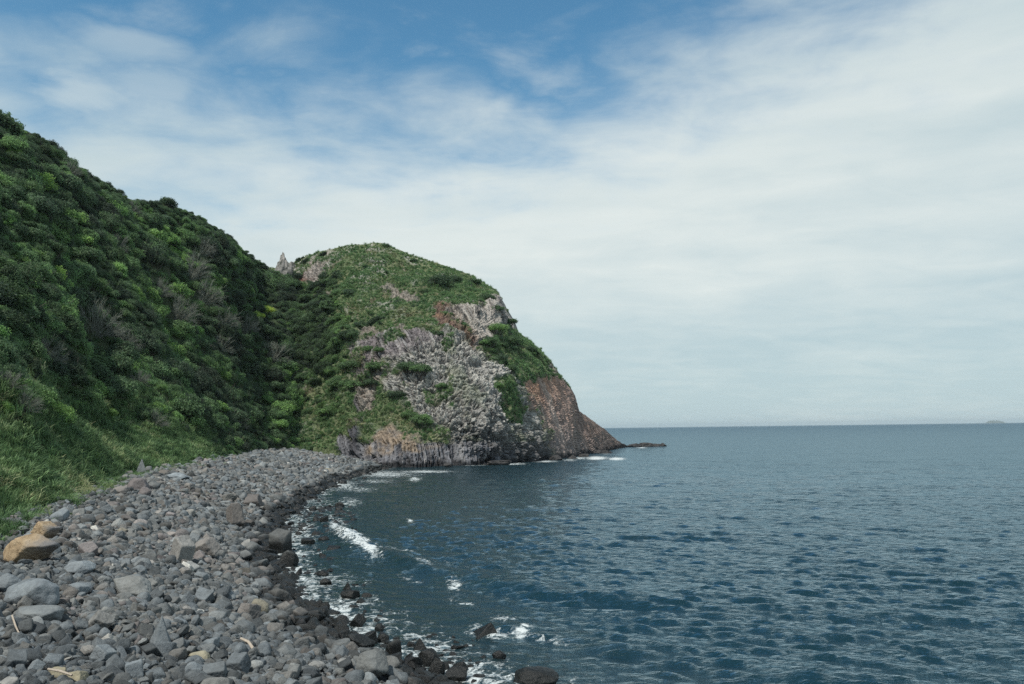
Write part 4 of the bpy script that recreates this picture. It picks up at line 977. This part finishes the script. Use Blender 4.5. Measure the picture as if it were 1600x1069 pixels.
# shrubs one can point at
HILL_SHRUBS = [
 (62, 290, 30, 'hill', .8, .78, 'bright green rounded shrub high on the slope'), (110, 340, 28, 'hill', .75, .72, 'bright green shrub downhill of the rounded bright one'), (90, 375, 26, 'hill', .6, .65, 'leafy mid green shrub below the two bright shrubs'),
 (418, 482, 16, 'hill', .9, .97, 'yellow green shrub beside the dark gully'), (405, 495, 12, 'hill', .8, .92, 'small yellow green shrub under the yellow one by the gully'),
 (372, 366, 9, 'hill', .2, .1, 'single dark shrub leaning out on the skyline'), (95, 240, 15, 'hill', .15, .1, 'black green shrub poking up on the skyline'), (78, 222, 16, 'hill', .15, .12, 'dark round crown on the skyline above the black green one'),
 (190, 300, 12, 'hill', .25, .2, 'dark skyline shrub where the ridge levels out'), (272, 312, 16, 'hill', .3, .25, 'dome shaped dark shrub on the middle of the ridge'), (240, 375, 24, 'hill', .7, .7, 'fresh green shrub below the ridge dip'), (160, 340, 26, 'hill', .4, .4, 'mid green shrub right of the bright downhill shrub'),
 (30, 440, 30, 'hill', .7, .75, 'bright green shrub above the pale lower slope'), (85, 430, 24, 'hill', .7, .8, 'glossy green shrub beside the silver bare bush'), (60, 500, 26, 'hill', .65, .7, 'light green shrub left of the silver bare bush'), (160, 615, 24, 'hill', .6, .55, 'grass green shrub above the grey outcrop'),
 (275, 620, 20, 'hill', .6, .55, 'green shrub on the crest of the front spur'), (300, 660, 22, 'hill', .55, .55, 'olive green shrub low on the front spur'), (340, 640, 18, 'hill', .65, .7, 'fresh green shrub at the nose of the front spur'), (362, 690, 22, 'hill', .6, .62, 'straggly green shrub hanging over the dark bank'),
 (430, 672, 14, 'head', .8, .74, 'bright green low shrub behind the dark bank'), (445, 655, 9, 'head', .8, .76, 'small bright shrub in the mouth of the gully'), (425, 590, 22, 'hill', .15, .1, 'blackish shrub deep in the gully'), (440, 550, 24, 'hill', .25, .2, 'dark shrub on the upper side of the gully')]
HEAD_SHRUBS = [
 (690, 440, 26, 'head', .3, .22, 'broad dark shrub near the top of the headland'), (712, 434, 16, 'head', .35, .3, 'dark shrub joined to the broad one near the top'), (740, 440, 13, 'head', .4, .3, 'rounded shrub on the headland skyline'), (762, 462, 16, 'head', .4, .35, 'shrub at the shoulder of the headland skyline'),
 (782, 482, 12, 'head', .4, .35, 'shrub above the pale upper cliff'), (798, 500, 12, 'head', .35, .3, 'shrub on the cliff edge against the sky'), (780, 512, 18, 'head', .7, .72, 'bright green shrub under the pale upper cliff'), (800, 530, 26, 'head', .5, .45, 'large green shrub below the pale upper cliff'),
 (768, 535, 18, 'head', .5, .45, 'green shrub left of the large one below the cliff'), (828, 544, 15, 'head', .4, .3, 'dark shrub on the ledge skyline'), (840, 552, 9, 'head', .35, .3, 'last dark shrub at the tip of the ledge'), (638, 570, 24, 'head', .45, .35, 'wide shrub growing on the grey columns'),
 (655, 578, 18, 'head', .5, .45, 'green shrub beside the wide one on the grey columns'), (584, 575, 16, 'head', .5, .5, 'shrub on the columns near the gully side'), (592, 545, 11, 'head', .55, .5, 'small shrub hanging from the purple columns'), (620, 612, 17, 'head', .35, .25, 'dark round shrub above the ochre patch'),
 (660, 655, 22, 'head', .6, .55, 'green shrub just over the low grey columns'), (640, 645, 16, 'head', .55, .5, 'shrub at the top of the ochre patch'), (575, 600, 14, 'head', .3, .25, 'dark shrub below the shrub on the columns'), (545, 568, 22, 'head', .45, .4, 'bushy shrub on the gully side of the headland'),
 (540, 522, 18, 'head', .35, .3, 'dark shrub under the grass slope of the headland'), (686, 519, 13, 'head', .35, .3, 'dark shrub at the base of the reddish outcrop'), (600, 382, 9, 'head', .5, .4, 'small shrub crowning the summit'), (646, 404, 8, 'head', .4, .3, 'tiny shrub on the skyline past the summit'),
 (575, 545, 13, 'head', .5, .5, 'green shrub at the left end of the purple columns'), (690, 600, 11, 'head', .55, .5, 'small green shrub in the pale honeycomb rock'), (760, 535, 12, 'head', .6, .6, 'fresh green shrub beside the reddish seam'), (865, 584, 9, 'head', .4, .35, 'shrub on the skyline above the reddish cliff'),
 (800, 575, 14, 'head', .5, .4, 'shrub on the grassy ledge above the rib'), (555, 600, 18, 'head', .5, .5, 'leafy shrub by the thin dark column'), (525, 600, 20, 'head', .5, .5, 'leafy shrub left of the thin dark column'), (510, 640, 20, 'head', .55, .6, 'light green shrub low beside the far beach')]
HEAD_SHRUBS += [(px, py, r_, 'seam', t_, h_, l_) for px, py, r_, t_, h_, l_ in (
 (408, 694, 16, .75, .6, 'leafy green shrub beside the far end of the stones'), (424, 686, 15, .8, .7, 'bright green shrub at the mouth of the gully above the stones'), (440, 690, 13, .8, .62, 'low light green shrub along the back of the far beach'), (456, 684, 14, .75, .6, 'rounded light green shrub along the back of the far beach'),
 (414, 664, 18, .6, .5, 'mid green shrub overhanging the gully mouth'), (434, 660, 18, .75, .66, 'fresh green shrub filling the gully floor'), (454, 655, 12, .75, .62, 'pale green shrub on the right side of the gully floor'), (422, 636, 20, .5, .42, 'dull green shrub in the lower gully'), (444, 628, 15, .68, .56, 'green shrub in the middle of the gully floor'),
 (466, 622, 11, .75, .62, 'light green shrub where the gully meets the headland grass'), (430, 604, 20, .4, .3, 'dark shrub on the hill side of the gully'), (452, 594, 20, .5, .4, 'broad shrub halfway up the gully floor'), (474, 586, 14, .55, .45, 'green shrub right of the broad gully shrub'), (436, 568, 20, .35, .28, 'dark bushy tree under the upper gully'),
 (458, 556, 20, .4, .3, 'dark crown in the centre of the upper gully'), (482, 548, 19, .45, .35, 'dark crown at the right side of the upper gully'), (444, 530, 19, .4, .3, 'dark crown on the hill side of the upper gully'), (468, 516, 19, .35, .25, 'black green crown high in the gully'), (492, 508, 18, .4, .3, 'dark crown by the edge of the headland grass'),
 (450, 492, 17, .45, .4, 'crown just under the yellow green shrubs'), (476, 478, 17, .45, .35, 'dark crown under the saddle'), (452, 456, 15, .55, .5, 'green crown near the saddle'), (470, 446, 13, .6, .6, 'light green shrub just below the saddle'), (500, 470, 13, .5, .4, 'small dark shrub at the upper left of the headland grass'))]
taken = []
for i, (px, py, rp_, wh, tn_, hu_, lab) in enumerate(HILL_SHRUBS + HEAD_SHRUBS):
    P = hit_grid(px, py, wh) if wh != 'seam' else min((hit_grid(px, py, 'hill'), hit_grid(px, py, 'head')), key=lambda a: a[1] + 8 * abs(proj(a)[0] - px)); rad = rp_ * P[1] / FPX
    make_shrub(P - np.array([0, 0, rad * .35]), rad * 1.1, rad * (1.05 if wh == 'hill' else .8), i % 8, tn_, hu_, lab, group='shrubs on the slopes'); taken.append((P[0], P[1], P[2], rad))
for i, (px, py, rp_, hh, lab) in enumerate([(110, 505, 22, 1.1, 'small silver bush left of the large silver grey bush'), (195, 545, 24, 1.0, 'silver grey bush downhill of the large silver grey bush'), (345, 545, 22, .9, 'grey bush low on the hill side of the gully'), (385, 520, 22, 1.0, 'brown grey bush in the dark scrub by the gully'), (250, 460, 20, 1.1, 'grey bush above the grey brown leafless bush'), (320, 395, 16, 1.2, 'slender grey dead bush below the ridge crest'), (20, 600, 26, .8, 'dull grey bush at the edge of the lower grass'), (215, 600, 18, .9, 'grey tangle on the crest of the front spur'), (150, 520, 40, 1.0, 'large silver grey leafless bush in the middle of the slope'), (300, 430, 26, 1.2, 'grey bare twiggy bush under the ridge'), (185, 390, 20, 1.1, 'thin grey leafless bush right of the bright shrubs'), (275, 500, 34, 1.0, 'grey brown leafless bush above the gully'), (70, 560, 32, .9, 'dull grey leafless bush low on the slope'),
        (320, 470, 26, 1.1, 'pale grey leafless bush near the yellow green shrub'), (430, 560, 26, .9, 'grey leafless bush hanging into the gully'), (40, 640, 26, .8, 'low grey leafless bush above the grass'), (240, 660, 20, .9, 'small grey leafless bush on the front spur'), (110, 270, 16, 1.1, 'grey dead bush just below the skyline'),
        (375, 665, 16, .9, 'tangled grey bush at the end of the front spur'), (470, 590, 14, .8, 'pale dead branches at the foot of the gully side'), (205, 330, 14, 1.2, 'upright grey dead bush under the ridge dip'), (350, 510, 24, 1.0, 'dark grey leafless bush at the gully head')]):
    P = hit_grid(px, py, 'hill'); rad = rp_ * P[1] / FPX; make_bare(P, rad, rad * 1.25 * hh, i % 4, lab, None)
    taken.append((P[0], P[1], P[2], rad))
TK = np.array(taken)

# everything else on the slope
P, iu, iv = tri_sample(H, 11000, 7)
vfrac = iv / NV; ufrac = iu / NU
gx, gy, gz = proj(P)
grassy = sstep(.30, .10, vfrac + .10 * fbm(P, .08, 3, 95)) * sstep(112, 88, P[:, 1]) * 1.0
g2 = np.random.default_rng(3)
keep = (g2.random(len(P)) > grassy * .93) & (vfrac < .995)
P = P[keep]; vfrac = vfrac[keep]; gx = gx[keep]; gy = gy[keep]; gz = gz[keep]; grassy = grassy[keep]
big_n = fbm(P, .05, 3, 96); mid_n = fbm(P, .16, 3, 97)
rad = np.exp(g2.normal(math.log(1.08), .42, len(P))) * (1 - .45 * grassy) * np.where(vfrac < .12, .62, 1); rad = np.clip(rad, .45, 3.0)
gully = sstep(118, 136, P[:, 1]) * sstep(.98, .6, vfrac)
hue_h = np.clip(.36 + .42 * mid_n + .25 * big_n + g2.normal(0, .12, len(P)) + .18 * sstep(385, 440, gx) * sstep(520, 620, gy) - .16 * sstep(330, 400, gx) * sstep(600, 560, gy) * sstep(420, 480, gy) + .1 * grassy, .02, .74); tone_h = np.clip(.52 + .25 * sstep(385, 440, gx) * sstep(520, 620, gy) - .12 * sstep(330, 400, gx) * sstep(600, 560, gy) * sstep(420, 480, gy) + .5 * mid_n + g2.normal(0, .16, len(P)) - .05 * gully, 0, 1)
dt = np.linalg.norm(P[:, None] - TK[None, :, :3], axis=2).min(1) if len(TK) else np.full(len(P), 9)
ok = (np.linalg.norm(P[:, None] - TK[None, :, :3], axis=2) > TK[None, :, 3] * .8).all(1)
P, vfrac, gx, gy, gz, grassy, rad, hue_h, tone_h = [a[ok] for a in (P, vfrac, gx, gy, gz, grassy, rad, hue_h, tone_h)]
k_h = g2.integers(0, 8, len(P))
rad = np.where(vfrac > .9, np.minimum(rad, 1.3), rad)
hgt = rad * g2.uniform(.8, 1.15, len(P)) * np.where(vfrac > .93, .75, 1)
P_s = P - np.stack([0 * rad, 0 * rad, rad * .35], 1)
wp = rad * 2 * FPX / gz
vis = (gx > 6) & (gx < 520) & (gy > 150) & (gy < 800)
order = np.argsort(-np.where(vis, wp, 0)); chosen = order[:205]
lm = [(62, 290, 'rounded bright green shrub'), (150, 520, 'silver grey bush'), (300, 430, 'grey bare bush under the ridge'), (418, 482, 'yellow green shrub'), (372, 366, 'leaning skyline shrub'), (95, 240, 'black green skyline shrub'), (272, 312, 'dome shaped ridge shrub'), (275, 500, 'grey brown bush'), (70, 560, 'dull grey bush'), (30, 440, 'bright shrub over the lower slope'), (300, 660, 'front spur shrub'), (425, 590, 'blackish gully shrub'), (240, 375, 'fresh shrub below the ridge dip'), (185, 390, 'thin grey bush'), (40, 640, 'low grey bush'), (160, 615, 'grass green shrub')]
LX = np.array([a[0] for a in lm]); LY = np.array([a[1] for a in lm]); labs = {}
for i in chosen:
    j = int(np.argmin(np.hypot(gx[i] - LX, gy[i] - LY))); ddx, ddy = gx[i] - LX[j], gy[i] - LY[j]
    rel = ('right of' if ddx > 0 else 'left of') if abs(ddx) > abs(ddy) else ('below' if ddy > 0 else 'above')
    cw = ('bright ' if hue_h[i] > .62 else 'dark ' if hue_h[i] < .26 else 'mid ') + 'green'
    sz_ = 'dense' if k_h[i] % 2 else 'loose'
    shp = ('domed', 'low', 'tall', 'flat')[k_h[i] % 4]
    lab = f"{cw} {shp} shrub {rel} the {lm[j][2]}"
    o = make_shrub(P_s[i], rad[i], hgt[i], int(k_h[i]), float(tone_h[i]), float(hue_h[i]), lab, group='shrubs on the slopes'); labs.setdefault(lab, []).append((o, wp[i]))
for lab, L in labs.items():
    L.sort(key=lambda a: -a[1]); words = rank_words(len(L))
    for (o, _), w_ in zip(L, words): o['label'] = w_ + lab
rest = np.ones(len(P), bool); rest[chosen] = False
FP = [FOL_PROTO[k] for k in range(8)]
def zrot(n_, tilt=.15): return np.stack([g2.normal(0, tilt, n_), g2.normal(0, tilt, n_), g2.uniform(0, 6.28, n_)], 1)
o = scatter('hillside_scrub', P_s[rest], zrot(rest.sum(), .3), (np.stack([rad, rad, hgt], 1) * g2.uniform(.7, 1.3, (len(rad), 3)))[rest], k_h[rest], tone_h[rest], hue_h[rest], FP)
tag(o, 'dense dark green scrub covering the hillside', 'scrub', kind='stuff')

# low scrub on the headland
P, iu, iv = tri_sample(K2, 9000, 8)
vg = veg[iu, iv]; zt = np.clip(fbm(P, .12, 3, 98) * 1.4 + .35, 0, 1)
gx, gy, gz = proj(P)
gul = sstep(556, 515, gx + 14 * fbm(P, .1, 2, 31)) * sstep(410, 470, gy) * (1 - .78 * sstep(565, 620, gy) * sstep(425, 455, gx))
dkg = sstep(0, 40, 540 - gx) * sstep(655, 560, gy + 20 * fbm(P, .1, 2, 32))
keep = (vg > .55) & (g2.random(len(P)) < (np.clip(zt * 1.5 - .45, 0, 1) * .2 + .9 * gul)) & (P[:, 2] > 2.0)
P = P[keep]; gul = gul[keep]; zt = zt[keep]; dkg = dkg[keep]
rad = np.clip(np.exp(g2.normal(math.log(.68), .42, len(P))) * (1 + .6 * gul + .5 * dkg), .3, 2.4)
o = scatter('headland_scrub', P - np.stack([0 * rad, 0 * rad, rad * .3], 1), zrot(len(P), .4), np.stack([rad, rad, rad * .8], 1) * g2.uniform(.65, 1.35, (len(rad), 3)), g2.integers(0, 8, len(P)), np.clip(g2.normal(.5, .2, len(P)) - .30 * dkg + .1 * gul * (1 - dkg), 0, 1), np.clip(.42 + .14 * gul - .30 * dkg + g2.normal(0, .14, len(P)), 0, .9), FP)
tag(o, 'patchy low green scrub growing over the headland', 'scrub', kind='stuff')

# grass
TP = []
for k, (px, py, lab) in enumerate([(60, 806, 'tuft of long grass at the edge of the stones below the slope'), (150, 757, 'tuft of long grass beside the pale stones under the slope'), (235, 735, 'grass tuft behind the pointed tilted slab'), (300, 728, 'grass tuft at the far end of the grass edge'), (20, 822, 'grass tuft nearest the tan boulders')]):
    g = hit_grid(px, py, 'hill'); o = obj('grass_tuft', TUFT[k]); o.location = g + np.array([.3, 0, .05]); o.scale = (.7, .7, .7); o['tone'] = .55; o['hue'] = .5; tag(o, lab, 'grass'); TP.append(o)
P, iu, iv = tri_sample(H, 90000, 9)
vfrac = iv / NV; gr = sstep(.36, .08, vfrac + .10 * fbm(P, .08, 3, 95)) * sstep(135, 95, P[:, 1])
keep = (g2.random(len(P)) < gr * .95 + .06 * (vfrac < .3)) & (P[:, 1] > 12)
P = P[keep]; pn = fbm(P, .22, 3, 99)
sc_ = np.clip(g2.normal(.62, .16, len(P)), .25, 1.1)
P2_, iu, iv = tri_sample(K2, 46000, 10); vg = veg[iu, iv]; kp = (vg > .45) & (P2_[:, 2] > 1.6); P2_ = P2_[kp]; pn2 = fbm(P2_, .15, 4, 51)
sc2 = np.clip(g2.normal(.46, .16, len(P2_)), .2, .9)
wy = g2.uniform(26, 160, 5200); wu = 1.0 - np.abs(g2.normal(0, .07, 5200)) + .03; wx = np.interp(wy, _sy, _sx) - wu * (np.interp(wy, _sy, _sx) - np.interp(wy, _vy, _vx))
PW = np.stack([wx, wy, beach_z(wx, wy) - .02], 1); kw = fbm(PW, .3, 3, 77) > g2.uniform(-.4, .5, 5200); PW = PW[kw]
P = np.concatenate([P, PW]); pn = fbm(P, .22, 3, 99); sc_ = np.concatenate([sc_, g2.uniform(.25, .55, len(PW))])
PA = np.concatenate([P, P2_]); sA = np.concatenate([sc_, sc2]); hA = np.clip(np.concatenate([.45 + .55 * pn,   .47 - .45 * pn2]) + g2.normal(0, .12, len(PA)), 0, 1); tA = np.clip(g2.normal(.52, .18, len(PA)) + np.concatenate([.4 * pn + .1, .3 * pn2 + .3]), 0, 1.1)
o = scatter('grass', PA, zrot(len(PA), .25), np.stack([sA * 1.25, sA * 1.25, sA], 1), g2.integers(0, 5, len(PA)), tA, hA, TP)
tag(o, 'long green grass on the lower slope and over the headland', 'grass', kind='stuff')

# ------------------------------------------------------------------ haze
HX = 25500.0
Vh = np.array([[x, y, z] for x in (-HX, HX) for y in (-HX, HX) for z in (-8.5, 82.0)]); Fh = np.array([[0, 1, 3, 2], [4, 6, 7, 5], [0, 4, 5, 1], [2, 3, 7, 6], [0, 2, 6, 4], [1, 5, 7, 3]])
m_haze, nt, out = new_mat('sea_haze'); pv = nt.nodes.new('ShaderNodeVolumePrincipled'); pv.inputs['Color'].default_value = (.82, .94, 1.0, 1); pv.inputs['Density'].default_value = 5.5e-5; pv.inputs['Anisotropy'].default_value = 0.2
nt.links.new(pv.outputs[0], out.inputs['Volume'])
tag(obj('haze', mesh_from('haze', Vh, Fh, False), m_haze), 'thin pale sea haze over the whole bay', 'haze', kind='stuff')

# ------------------------------------------------------------------ render settings
S.view_settings.view_transform = 'Standard'; S.view_settings.look = 'None'; S.view_settings.exposure = 0; S.view_settings.gamma = 1
S.render.engine = 'CYCLES'; S.cycles.max_bounces = 6; S.cycles.diffuse_bounces = 3; S.cycles.glossy_bounces = 3; S.cycles.transparent_max_bounces = 6
S.cycles.use_denoising = False; S.cycles.sample_clamp_direct = 1.6; S.cycles.sample_clamp_indirect = 1.5
